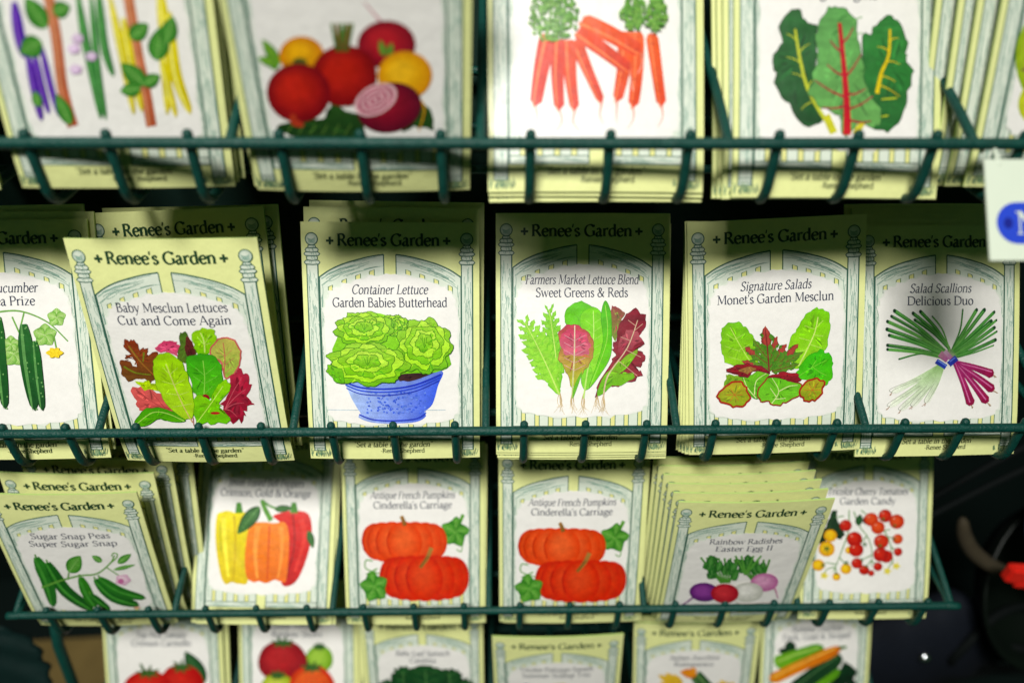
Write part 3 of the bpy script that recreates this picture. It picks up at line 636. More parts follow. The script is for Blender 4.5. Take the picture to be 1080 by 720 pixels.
def ill_monet(A):
    A.shape([(110, 250), (115, 200), (150, 165), (210, 164), (260, 200), (290, 240), (312, 290), (322, 380), (300, 420), (160, 410), (120, 360), (105, 290)], (120, 194, 40), (150, 206, 54), rough=4, jit=.14, edge=(90, 150, 36), ew=2); A.line([(160, 190), (220, 300), (290, 410)], 5, (190, 220, 110))
    for b in ((140, 230), (130, 300), (240, 230), (150, 360), (270, 290)): A.line([(185+(b[1]-230)*.5, b[1]+30), b], 3, (180, 214, 100))
    A.shape([(545, 200), (600, 120), (650, 80), (700, 84), (737, 120), (736, 200), (720, 320), (680, 350), (600, 400), (520, 420), (500, 270)], (126, 204, 40), (156, 214, 60), rough=5, jit=.12, edge=(90, 160, 36), ew=2); A.line([(670, 130), (650, 220), (600, 330), (555, 415)], 6, (206, 226, 130), w2=8)
    for a, b in (((660, 190), (700, 150)), ((645, 235), (700, 240)), ((625, 290), (690, 310)), ((650, 200), (590, 180)), ((630, 270), (560, 250)), ((610, 320), (540, 330))): A.line([a, b], 3.5, (190, 222, 110))
    A.shape([(560, 420), (620, 350), (680, 324), (742, 350), (757, 400), (750, 480), (720, 527), (680, 532), (600, 500), (548, 470)], (64, 184, 24), (92, 196, 36), rough=5, jit=.1, edge=(50, 140, 24), ew=2)
    for p in ([(560, 470), (640, 420), (720, 380)], [(640, 420), (680, 450), (720, 470)], [(630, 425), (660, 380)]): A.line(p, 4, (130, 210, 70))
    for b, t, w, tipc in (((385, 450), (362, 180), 120, 1), ((375, 400), (245, 305), 80, 1), ((375, 370), (290, 260), 70, 0), ((385, 400), (430, 240), 70, 1), ((390, 420), (485, 285), 84, 1), ((400, 440), (555, 285), 80, 1), ((400, 440), (585, 330), 70, 0), ((380, 430), (225, 385), 60, 1), ((400, 445), (560, 400), 70, 0)):
        A.leaf(b, t, w, (60, 122, 34), (92, 140, 44), (120, 60, 44), ruffle=.22, lobes=3, n=22, vw=3, nv=3)
        if tipc:
            m = lambda q: (b[0]+(t[0]-b[0])*q, b[1]+(t[1]-b[1])*q); A.leaf(m(.55), t, w*.55, (122, 28, 42), (170, 70, 60), None, ruffle=.3, lobes=2, n=14)
    A.line([(362, 200), (375, 320), (386, 460)], 6, (130, 44, 44), w2=9)
    A.shape([(150, 462), (240, 480), (330, 440), (380, 470), (322, 560), (340, 602), (280, 590), (200, 502)], (116, 186, 50), (90, 170, 40), rough=4, edge=(70, 130, 40), ew=2)
    for p in ([(310, 600), (260, 540), (235, 480)], [(300, 580), (310, 500), (370, 455)], [(120, 540), (150, 480), (200, 470)]): A.line(p, 6, (214, 226, 160), w2=3)
    A.shape([(125, 540), (140, 470), (200, 470), (230, 500), (180, 520)], (130, 170, 50), (110, 160, 44), rough=4)
    A.shape([(135, 440), (190, 414), (260, 404), (340, 414), (382, 455), (300, 440), (260, 476), (200, 465)], (150, 30, 40), (120, 26, 40), rough=5, jit=.2, edge=(80, 26, 50), ew=3); A.shape([(210, 440), (260, 420), (310, 430), (260, 455)], (150, 110, 60), rough=3)
    A.shape([(322, 560), (370, 482), (440, 472), (500, 500), (572, 520), (562, 580), (480, 622), (440, 645), (380, 622), (330, 612)], (104, 186, 44), (124, 198, 60), rough=4, jit=.1, edge=(150, 56, 40), ew=8)
    for p in ([(400, 630), (440, 560), (400, 480)], [(440, 560), (500, 530), (550, 525)], [(425, 590), (390, 540)], [(420, 605), (480, 600)]): A.line(p, 6, (216, 228, 160), w2=3)
    A.shape([(380, 478), (450, 450), (540, 455), (567, 492), (540, 507), (490, 496), (430, 480)], (160, 32, 44), (130, 28, 40), rough=5, jit=.2, edge=(90, 26, 40), ew=3)
    for pts in ([(90, 580), (150, 520), (220, 504), (250, 540), (276, 600), (230, 646), (160, 641), (100, 616)], [(560, 560), (600, 510), (660, 489), (702, 510), (690, 570), (650, 611), (590, 611)]):
        A.shape(pts, (176, 160, 50), (140, 170, 44), rough=4, jit=.15, edge=(166, 44, 30), ew=11)
        cx = sum(p[0] for p in pts)/len(pts); cy = sum(p[1] for p in pts)/len(pts)
        for k in range(6): a = k*1.05; A.line([(cx, cy), (cx+48*math.cos(a), cy+40*math.sin(a))], 3, (196, 110, 50))
def ill_scallion(A):
    gs = [(58, 140, 52), (30, 96, 42), (96, 166, 76), (44, 118, 46)]
    for k, (e, w, mid) in enumerate((((115, 98), 22, 0), ((98, 130), 18, 0), ((75, 160), 20, 0), ((72, 205), 22, 0), ((85, 240), 20, 0), ((75, 298), 20, 0), ((75, 322), 18, 0), ((220, 112), 20, 0), ((262, 102), 20, 0), ((230, 150), 18, 0), ((330, 130), 9, 1), ((140, 378), 10, 2))):
        h = ((392+k*1, 322+k*8) if k < 7 else (428, 318) if k < 11 else (396, 372)); m = ((e[0]+h[0])/2+8, (e[1]+h[1])/2-(8 if mid == 0 else 20 if mid == 1 else 30))
        A.line([e, m, h], w, gs[k % 4], mixc(gs[k % 4], (150, 190, 110), .4), w2=w*.95); A.line([(e[0], e[1]-3), (m[0], m[1]-3), (h[0], h[1]-3)], w*.22, (120, 180, 100)); A.line([h, (430, 352)], w, mixc(gs[k % 4], (150, 190, 110), .4), (176, 160, 150)); A.blob(e[0], e[1], w*.4, w*.5, (20, 60, 36))
    for k, (e, w) in enumerate((((508, 90), 9), ((590, 92), 20), ((636, 92), 22), ((695, 105), 18), ((676, 158), 24), ((708, 152), 14), ((696, 195), 20), ((710, 218), 12), ((702, 266), 20), ((690, 298), 9))):
        h = (448+k*3.4, 312+k*6); m = ((e[0]+h[0])/2+(14 if k == 0 else -4), (e[1]+h[1])/2+6)
        A.line([e, m, h], w, gs[(k+1) % 4], mixc(gs[k % 4], (150, 190, 110), .3), w2=w); A.line([h, (438, 362)], w, mixc(gs[k % 4], (150, 190, 110), .3), (170, 170, 150)); A.line([e, m, h], w*.2, (116, 176, 96)); A.blob(e[0], e[1], w*.4, w*.5, (24, 70, 40))
    for e in ((100, 572), (88, 655), (150, 675), (216, 652), (292, 632)):
        A.line([(392, 405), ((392+e[0])/2+10, (405+e[1])/2), e], 24, (140, 188, 100), (238, 240, 228), w2=36, prof=lambda t: 1 if t < .88 else max(.1, math.sqrt(1-((t-.88)/.13)**2)))
        for s in (-15, 15): A.line([((392+e[0])/2+10+s*.8, (405+e[1])/2), (e[0]+s*.9+8, e[1]-22), (e[0], e[1])], 2, (130, 140, 120))
        for q in range(4): A.line([e, (e[0]-14+A.rnd.uniform(-8, 14), e[1]+12+A.rnd.uniform(0, 8))], 2.5, (170, 140, 120))
    for e in ((690, 468), (692, 560), (655, 630), (560, 645)):
        A.line([(455, 392), ((455+e[0])/2+4, (392+e[1])/2-4), e], 20, (168, 50, 120), (146, 20, 66), w2=58, prof=lambda t: (.9 if t < .5 else .9+.1*(t-.5)) if t < .9 else max(.12, math.sqrt(max(0, 1-((t-.9)/.11)**2))))
        A.line([(460, 396), ((455+e[0])/2, (392+e[1])/2-8), (e[0]-10, e[1]-16)], 5, (206, 110, 160), w2=8)
        for q in range(5): A.line([e, (e[0]+12+A.rnd.uniform(-12, 14), e[1]+10+A.rnd.uniform(0, 12))], 2.5, (190, 160, 130))
    A.line([(372, 345), (420, 380)], 40, (190, 140, 160), (170, 90, 150)); A.line([(400, 330), (440, 375)], 24, (200, 170, 190), (180, 110, 160))
    A.line([(352, 388), (408, 424)], 30, (40, 62, 170)); A.line([(360, 384), (412, 418)], 7, (110, 140, 220)); A.line([(425, 408), (470, 370)], 34, (44, 60, 170)); A.line([(430, 392), (462, 368)], 7, (110, 130, 220))
def ill_peas(A):
    for p, w, c in (([(115, 330), (148, 400), (168, 482)], 40, (52, 130, 46)), ([(150, 345), (205, 430), (292, 490)], 38, (36, 104, 36)), ([(250, 388), (275, 445), (298, 478)], 34, (58, 136, 40)), ([(280, 440), (310, 465), (340, 488)], 22, (40, 110, 36)), ([(295, 395), (350, 448), (428, 476)], 32, (40, 112, 38)), ([(308, 390), (370, 432), (447, 455)], 28, (50, 128, 42))):
        A.pod(p, w, c, mixc(c, (20, 60, 24), .4), (74, 150, 60)); A.line([p[0], (p[0][0]-4, p[0][1]-10)], 5, (90, 150, 60))
    A.line([(130, 422), (190, 398), (250, 382), (300, 376), (340, 345), (352, 322)], 6, (106, 160, 70), w2=4); A.line([(340, 345), (358, 330), (360, 318), (348, 316), (344, 326)], 3.5, (106, 160, 70))
    for b, t, w in (((215, 372), (250, 322), 48), ((315, 340), (285, 322), 18), ((362, 345), (402, 320), 22), ((350, 365), (415, 352), 12)): A.leaf(b, t, w, (52, 128, 40), (88, 154, 60), (140, 190, 110), vw=2)
    A.line([(215, 372), (212, 395)], 4, (106, 160, 70)); A.line([(330, 358), (365, 382)], 3, (106, 160, 70)); A.blob(378, 396, 22, 16, (220, 170, 200), (240, 214, 226), wob=.1); A.blob(372, 400, 9, 8, (196, 110, 160))
    A.blob(420, 482, 10, 3, (210, 150, 130))
def ill_peppers(A):
    A.shape([(285, 212), (312, 200), (340, 195), (390, 203), (402, 260), (386, 340), (352, 411), (310, 413), (325, 300), (310, 235)], (214, 40, 34), (188, 22, 24), jit=.08); A.line([(370, 220), (380, 280), (350, 380)], 18, (222, 60, 50), w2=8); A.line([(345, 205), (350, 300), (325, 400)], 5, (160, 14, 22))
    A.shape([(114, 212), (130, 199), (150, 195), (175, 202), (202, 200), (218, 240), (212, 400), (182, 415), (160, 410), (140, 416), (124, 380), (111, 290)], (238, 222, 34), (216, 190, 16), jit=.05); A.line([(135, 215), (140, 300), (150, 395)], 16, (244, 232, 84), w2=8); A.line([(168, 208), (172, 300), (165, 405)], 5, (206, 176, 10)); A.line([(125, 230), (128, 320)], 5, (196, 190, 20))
    A.shape([(214, 242), (236, 230), (262, 229), (290, 232), (322, 231), (334, 280), (326, 400), (308, 408), (290, 403), (265, 413), (242, 407), (225, 410), (204, 390), (201, 320)], (240, 140, 50), (232, 116, 36), jit=.06); A.line([(240, 240), (232, 320), (238, 398)], 17, (244, 160, 76), w2=8); A.line([(275, 240), (272, 320), (268, 402)], 5, (214, 90, 24)); A.line([(310, 240), (312, 320), (300, 398)], 14, (242, 152, 70), w2=6)
    for x, y in ((182, 178), (348, 178)): A.line([(x, y-8), (x+1, y+24)], 14, (76, 140, 44), w2=24)
    A.line([(252, 162), (262, 190), (280, 224)], 12, (90, 150, 50), w2=16); A.line([(255, 166), (290, 186), (345, 190)], 7, (90, 150, 60))
    A.leaf((245, 182), (178, 264), 44, (26, 74, 28), (52, 108, 44), (110, 160, 90), vw=2); A.leaf((290, 190), (345, 186), 22, (26, 74, 28), (56, 110, 44)); A.leaf((392, 255), (406, 308), 22, (30, 80, 30), (56, 110, 44))
def ill_pumpkin(A):
    def star(cx, cy, r, rot):
        for k in range(5): a = math.radians(rot+k*72); A.leaf((cx, cy), (cx+r*math.cos(a), cy+r*math.sin(a)), r*.9, (46, 116, 36), (82, 150, 54), (140, 190, 100), ruffle=.15, vw=1.5, n=10)
    A.line([(362, 305), (395, 280), (415, 240), (424, 222)], 7, (96, 158, 54), w2=11); A.line([(395, 285), (415, 300), (412, 328), (398, 322)], 3, (96, 158, 54)); star(396, 272, 46, -80)
    A.line([(160, 390), (130, 382), (112, 372), (116, 352), (136, 354)], 3.5, (96, 158, 54)); A.line([(150, 375), (115, 392)], 4, (96, 158, 54))
    def pump(cx, cy, rx, ry, c, hi, n, dip):
        for k in sorted(range(n), key=lambda k: -abs(k-(n-1)/2)):
            t = (k-(n-1)/2)/((n-1)/2); x = cx+rx*.72*math.sin(t*1.45); w = rx*.30*(.55+.75*math.cos(t*1.3)); h = ry*(1-.22*t*t)
            A.blob(x, cy+dip*(1-t*t), w, h, mixc(c, (120, 10, 5), .12*abs(t)), mixc(hi, c, .3*abs(t)), hy=-.25, hx=-.1)
            A.line([(x-w*.8, cy-h*.45), (x-w*.98, cy), (x-w*.8, cy+h*.6)], 3, mixc(c, (120, 10, 5), .4))
    pump(237, 297, 141, 60, (220, 70, 34), (234, 104, 58), 9, 2); A.line([(241, 252), (236, 236), (230, 224)], 13, (132, 88, 40), (170, 130, 70), w2=11)
    pump(294, 398, 147, 66, (206, 46, 26), (222, 78, 44), 9, 4); A.line([(282, 372), (305, 345), (320, 315)], 9, (150, 108, 50), (170, 130, 70), w2=14); A.line([(284, 368), (308, 340)], 3, (100, 66, 30))
    star(138, 426, 46, -100)
def ill_radish(A):
    for cx, cy, rx, ry, n in ((250, 366, 58, 42, 30), (350, 362, 44, 34, 22)):
        for k in range(7): A.line([(cx+20+k*4-12, cy+38), (cx+(k-3)*18, cy-ry*.9)], 6, (86, 150, 60))
        for k in range(n):
            a = A.rnd.uniform(2.6, 6.8); q = A.rnd.uniform(.25, 1); x, y = cx+rx*q*math.cos(a)*.8, cy+ry*q*math.sin(a)
            A.leaf((x, y+12), (x+A.rnd.uniform(-18, 18), y-A.rnd.uniform(8, 22)), 24, A.rnd.choice([(24, 74, 30), (44, 110, 42), (34, 92, 36)]), A.rnd.choice([(52, 120, 50), (70, 140, 60)]), (120, 170, 100), ruffle=.25, n=10, vw=1.2, nv=2)
    for x in (300, 318, 355, 378): A.line([(330, 375), (x, 318)], 8, (96, 160, 70), w2=5)
    A.line([(175, 445), (155, 462), (138, 472)], 6, (120, 40, 130), w2=2); A.line([(415, 410), (424, 430), (430, 452)], 6, (214, 140, 180), w2=2); A.line([(300, 455), (320, 465), (410, 462)], 3, (214, 200, 190), w2=1.5)
    A.blob(388, 400, 42, 28, (196, 110, 166), (230, 170, 206)); A.blob(206, 430, 44, 29, (92, 22, 112), (146, 70, 156)); A.blob(338, 429, 46, 30, (206, 206, 196), (246, 244, 238)); A.blob(268, 433, 42, 30, (170, 24, 44), (212, 62, 70))
def ill_cherry(A):
    A.shape([(70, 287), (110, 200), (150, 150), (180, 60), (222, 50), (220, 100), (260, 180), (270, 240), (230, 265), (190, 250), (130, 290)], (26, 62, 34), (18, 46, 28), rough=6, jit=.2); A.line([(80, 280), (160, 180), (200, 80)], 3, (70, 110, 66))
    sg = (94, 146, 66)
    for p in ([(310, 45), (305, 200), (260, 340), (215, 460), (190, 512)], [(345, 55), (385, 160), (450, 250), (478, 340), (480, 470)], [(400, 45), (450, 85), (520, 130)], [(560, 180), (605, 260), (630, 350), (640, 445)], [(215, 450), (130, 440)], [(240, 400), (280, 450)], [(215, 470), (150, 490), (120, 535)], [(210, 470), (215, 520)], [(480, 380), (400, 420)], [(440, 240), (390, 300)], [(475, 420), (440, 470)], [(478, 430), (520, 450)], [(600, 250), (650, 250)], [(620, 320), (670, 350)], [(560, 200), (620, 190)], [(270, 90), (210, 100)], [(640, 430), (600, 480)]): A.line(p, 9, sg, w2=6)
    A.leaf((375, 160), (395, 75), 54, (20, 60, 30), (44, 92, 50)); A.blob(435, 120, 24, 30, (60, 20, 26))
    R1, R2, Y1, Y2 = (164, 18, 22), (206, 50, 36), (214, 152, 20), (240, 198, 60)
    for x, y, r in ((310, 345, 26), (172, 238, 44), (145, 338, 54), (85, 460, 41), (288, 485, 37), (218, 545, 27)): A.blob(x, y, r*1.1, r*1.06, Y1, Y2)
    for x, y in ((665, 465), (598, 502), (128, 538)):
        for a in range(0, 360, 72): A.leaf((x, y), (x+34*math.cos(math.radians(a)), y+30*math.sin(math.radians(a))), 18, (206, 190, 40), (236, 222, 90), n=8)
    for x, y, r in ((285, 160, 41), (580, 88, 46), (668, 132, 52), (475, 115, 48), (525, 175, 47), (350, 262, 53), (362, 342, 50), (550, 280, 51), (590, 392, 45), (545, 377, 51), (675, 262, 36), (678, 358, 30), (368, 442, 38), (422, 493, 35), (475, 516, 22), (525, 467, 31)):
        d = A.rnd.random() if y < 300 and x > 470 else 0
        r *= 1.1; A.blob(x, y, r, r*.96, mixc(R1, (196, 60, 20), d), mixc(R2, (226, 100, 50), d)); A.blob(x-r*.35, y-r*.4, r*.13, r*.1, (236, 170, 150))
    for x, y, r in ((145, 335, 30), (120, 460, 22), (290, 440, 24), (540, 310, 20), (645, 260, 20), (425, 300, 24), (405, 415, 18), (435, 465, 16), (215, 520, 16), (650, 160, 18), (565, 110, 18)):
        for k in range(5): a = math.radians(k*72+x); A.leaf((x, y), (x+r*math.cos(a), y+r*math.sin(a)), r*.34, (36, 84, 38), (60, 112, 50), n=6)
def tom(A, x, y, rx, ry, c, hi, ribs=0, calyx=1):
    A.blob(x, y, rx, ry, c, hi, wob=.015)
    for k in range(ribs): t = (k-(ribs-1)/2)/(ribs/2); A.line([(x+t*rx*.25, y-ry*.8), (x+t*rx*.85, y-ry*.1), (x+t*rx*.6, y+ry*.7)], 4, mixc(hi, (240, 170, 60), .4))
    if calyx:
        for k in range(7): a = k*.9+x; A.leaf((x, y-ry*.86), (x+rx*.5*math.cos(a), y-ry*.86+ry*.3*math.sin(a)-5), 12, (26, 66, 30), (60, 104, 46), n=7)
def ill_tomato(A):
    A.leaf((435, 255), (360, 128), 66, (22, 62, 34), (40, 88, 48), (90, 130, 80), vw=2)
    tom(A, 345, 275, 92, 98, (172, 20, 24), (202, 48, 40)); tom(A, 215, 300, 105, 100, (180, 22, 24), (212, 56, 44)); A.line([(200, 200), (185, 175)], 8, (60, 100, 44)); tom(A, 300, 400, 100, 80, (176, 24, 24), (206, 60, 44))
def ill_tomato2(A):
    tom(A, 885, 160, 54, 54, (112, 160, 40), (160, 196, 80)); tom(A, 742, 170, 98, 84, (132, 16, 30), (178, 44, 48)); tom(A, 722, 285, 72, 70, (150, 170, 40), (196, 206, 90)); tom(A, 856, 270, 90, 88, (196, 54, 28), (224, 92, 50), ribs=6); tom(A, 790, 380, 80, 60, (190, 40, 30), (220, 90, 60))
def ill_spinach(A):
    for x, y, rx, ry in ((150, 262, 44, 34), (425, 262, 46, 36), (200, 222, 44, 42), (375, 226, 48, 40), (285, 226, 78, 52), (230, 300, 80, 50), (340, 305, 80, 50), (285, 360, 90, 50)):
        A.shape([(x+rx*math.cos(a/12*6.283)*(1+.05*math.sin(a*2.6)), y+ry*math.sin(a/12*6.283)) for a in range(12)], (34, 84, 42), (22, 58, 32), rough=4, jit=.2, edge=(16, 44, 26), ew=2.5); A.line([(x, y-ry*.7), (x+4, y+ry*.8)], 4, (84, 130, 74))
        for q in (-.5, .1): A.line([(x, y+ry*q+10), (x+rx*.6, y+ry*q-8)], 2.5, (70, 116, 64)); A.line([(x, y+ry*q+10), (x-rx*.6, y+ry*q-8)], 2.5, (70, 116, 64))
def ill_scallop(A):
    A.blob(668, 262, 26, 20, (52, 30, 90), (90, 60, 130)); A.blob(792, 262, 40, 24, (216, 190, 30), (240, 222, 90), wob=.08); A.blob(720, 310, 70, 44, (126, 176, 50), (180, 210, 100), wob=.08); A.blob(840, 330, 70, 44, (222, 196, 40), (244, 226, 110), wob=.08); A.blob(780, 390, 80, 44, (228, 222, 190), (244, 240, 224), wob=.08)
def ill_romanesco(A):
    for b, t in (((290, 300), (200, 255)), ((290, 300), (230, 245)), ((290, 300), (262, 250)), ((280, 310), (205, 285))): A.leaf(b, t, 34, (222, 168, 30), (240, 206, 80), (200, 140, 20), ruffle=.15, vw=2)
    A.line([(345, 250), (385, 300), (450, 380)], 46, (50, 96, 50), (30, 70, 38), w2=70); A.line([(350, 250), (395, 300), (455, 370)], 5, (140, 176, 110)); A.line([(335, 262), (375, 310), (430, 380)], 4, (120, 160, 96))
    A.leaf((350, 250), (285, 240), 36, (214, 108, 24), (236, 150, 50), None, ruffle=.15); A.leaf((345, 245), (330, 222), 24, (220, 120, 30), (236, 160, 60))
    for t in ((420, 290), (445, 272), (470, 280), (500, 285)): A.leaf((462, 310), t, 26, (220, 170, 30), (240, 206, 80))
    A.leaf((250, 420), (190, 330), 80, (50, 110, 44), (80, 140, 60), (140, 180, 110))
def ill_zucc(A):
    ro = lambda t: min(1, .5+t*6)*(1 if t < .85 else max(.3, 1-(t-.85)*4))
    A.blob(715, 150, 22, 24, (24, 58, 34)); A.blob(690, 165, 20, 12, (24, 58, 34))
    A.line([(655, 215), (740, 185), (845, 152)], 54, (120, 176, 50), (84, 150, 40), prof=ro); A.line([(665, 208), (740, 176), (830, 150)], 6, (176, 210, 110))
    A.shape([(880, 262), (920, 215), (950, 220), (975, 250), (965, 300), (900, 310), (870, 290)], (20, 56, 32), (14, 40, 24), rough=7)
    A.line([(790, 340), (850, 280), (905, 235)], 40, (112, 170, 46), (90, 150, 40), prof=ro)
    A.line([(725, 320), (810, 255), (915, 185)], 62, (22, 56, 32), (30, 70, 38), prof=ro); A.line([(740, 300), (815, 242), (900, 185)], 5, (80, 120, 76))
    A.line([(638, 280), (760, 220), (912, 152)], 44, (222, 140, 30), (206, 112, 20), prof=ro); A.line([(650, 268), (765, 208), (890, 152)], 6, (240, 190, 90)); A.line([(905, 152), (935, 150)], 12, (70, 120, 44))

# name: (pose x y z lean yaw roll size), picture-tracing frame of that print
POSE = {
 'beans':((-0.13887,0.00699,-0.02130,0.10452,0.20052,0.08053,0.90731),(0.00374282,-0.000971566,0.108976,-0.000280445,0.00361277,0.525236,-0.000222726,-0.000504686,1)),
 'beets':((-0.04670,0.00655,-0.02272,-0.06844,0.06436,0.03048,0.97463),(0.00359973,-0.000690628,-0.836629,-0.000123743,0.00313204,0.546608,-9.13861e-05,-0.000724757,1)),
 'carrots':((0.04602,0.00648,-0.02258,0.63302,0.03300,0.01786,1.01237),(0.00422096,-2.34797e-05,-2.16863,-9.05552e-05,0.00423161,0.540139,-5.49163e-05,4.41718e-06,1)),
 'chard':((0.14357,0.00600,-0.02495,0.60091,0.07017,0.03907,1.00434),(0.00416654,1.673e-05,-3.22376,-0.0001596,0.00399715,0.573762,-9.01154e-05,-3.23061e-05,1)),
 'cucumber':((-0.23469,0.00592,-0.16925,0.47920,-0.01713,-0.01879,1.00706),(0.00506481,-0.00065817,0.648352,6.06199e-05,0.00501012,-1.16268,-4.4337e-06,-0.000177058,1)),
 'mesclun':((-0.14124,0.00508,-0.17115,0.17362,-0.03452,-0.01987,1.00225),(0.00429259,-0.00120918,0.0183901,1.74629e-05,0.00443378,-1.11562,1.79506e-05,-0.000507056,1)),
 'mesclun_b':((-0.14487,0.01611,-0.17381,0.37796,-0.11681,-0.09057,1.04890),(0.00512412,-0.000926175,-0.255797,0.000200742,0.00476808,-1.09035,0.000110104,-0.00030262,1)),
 'butter':((-0.04669,0.00553,-0.17013,0.45894,0.02064,0.01499,1.00575),(0.00493867,-0.000206205,-1.51539,-2.27195e-05,0.00492682,-1.14431,-4.31106e-05,-0.000195347,1)),
 'farmers':((0.04896,0.00660,-0.16762,0.55256,0.00658,0.00557,1.02146),(0.00520456,-1.04196e-05,-2.71879,-9.58905e-06,0.00515389,-1.15349,-2.91318e-05,-9.19481e-05,1)),
 'monet':((0.14865,0.00622,-0.16855,0.45440,-0.07283,-0.08220,1.00688),(0.00529386,-5.93929e-05,-3.8213,0.000264645,0.00529102,-1.43378,5.63314e-05,-0.000210244,1)),
 'scallion':((0.23383,0.00540,-0.17045,0.59355,0.05086,0.02409,0.99978),(0.00536347,4.68952e-05,-4.86715,2.82725e-06,0.00518018,-1.23323,-7.20958e-05,-4.19608e-05,1)),
 'peas':((-0.23583,0.00664,-0.31376,0.04342,0.04084,0.04312,0.95680),(0.00397351,-0.00186864,1.06828,3.90926e-05,0.00577016,-2.99949,-6.5231e-05,-0.000617085,1)),
 'peppers':((-0.14219,0.00656,-0.31370,0.71269,0.03228,0.05368,1.00647),(0.00707467,0.000432907,-1.70352,-0.000182459,0.00714073,-3.18735,-5.39497e-05,0.000105336,1)),
 'pumpl':((-0.04584,0.00604,-0.31452,0.43988,0.03000,0.02350,0.99664),(0.00572419,-0.00019235,-1.96632,2.87029e-05,0.00603811,-2.82662,-5.25457e-05,-0.000214673,1)),
 'pumpr':((0.05020,0.00584,-0.31473,0.29085,-0.00711,-0.00421,1.01701),(0.00505975,-3.18457e-05,-2.64488,3.02248e-05,0.00565092,-2.69757,-1.36458e-05,-0.000377531,1)),
 'radish':((0.14669,0.00531,-0.31565,-0.02996,0.00162,-0.01756,0.97709),(0.00369887,0.000703727,-3.02064,0.000115866,0.00558989,-3.0415,-2.16781e-05,-0.000710416,1)),
 'cherry':((0.23630,0.00615,-0.31450,0.56551,0.00602,0.00686,0.95122),(0.00683408,0.000176579,-5.87463,2.61807e-05,0.00684147,-3.20818,-2.8623e-05,-7.69225e-05,1)),
 'tomato':((-0.23600,0.00673,-0.45956,0.49207,-0.00365,0.00696,0.98777),(0.00706638,-0.000501457,-0.435471,2.49383e-06,0.00754004,-4.6959,-1.84971e-05,-0.000161429,1)),
 'tomato2':((-0.14043,0.00694,-0.45927,0.58199,-0.01091,-0.00564,1.00629),(0.0076434,-0.00015478,-1.82507,4.75161e-05,0.00779527,-4.77998,-1.17201e-05,-5.81238e-05,1)),
 'spinach':((-0.04645,0.00690,-0.45943,0.24651,-0.01592,-0.00433,0.96744),(0.00560856,-0.000507379,-1.80481,2.87972e-07,0.00707999,-4.5886,-3.71382e-06,-0.00042571,1)),
 'scallop':((0.04769,0.00602,-0.46029,0.06691,-0.00878,-0.02548,1.00554),(0.00420601,-0.000213493,-2.03921,0.000128443,0.00659019,-4.48841,-1.03578e-05,-0.000610854,1)),
 'roman':((0.14696,0.00774,-0.45845,0.14091,-0.05960,-0.07550,0.97807),(0.00507217,9.40215e-05,-3.45308,8.19854e-05,0.00719878,-4.77898,4.77848e-05,-0.0005498,1)),
 'zucc':((0.23831,0.00685,-0.45948,0.50955,0.07546,0.04102,0.96774),(0.0071487,0.000312162,-5.94855,0.000261909,0.00725286,-4.70443,-9.62409e-05,-0.000134338,1)),
 'squash':((.239,.0075,-.0212,.31,0,0,1.0),(.00393,0,-4.07,0,.00393,.56,0,0,1)),
}
Q = (50, 58, 80)
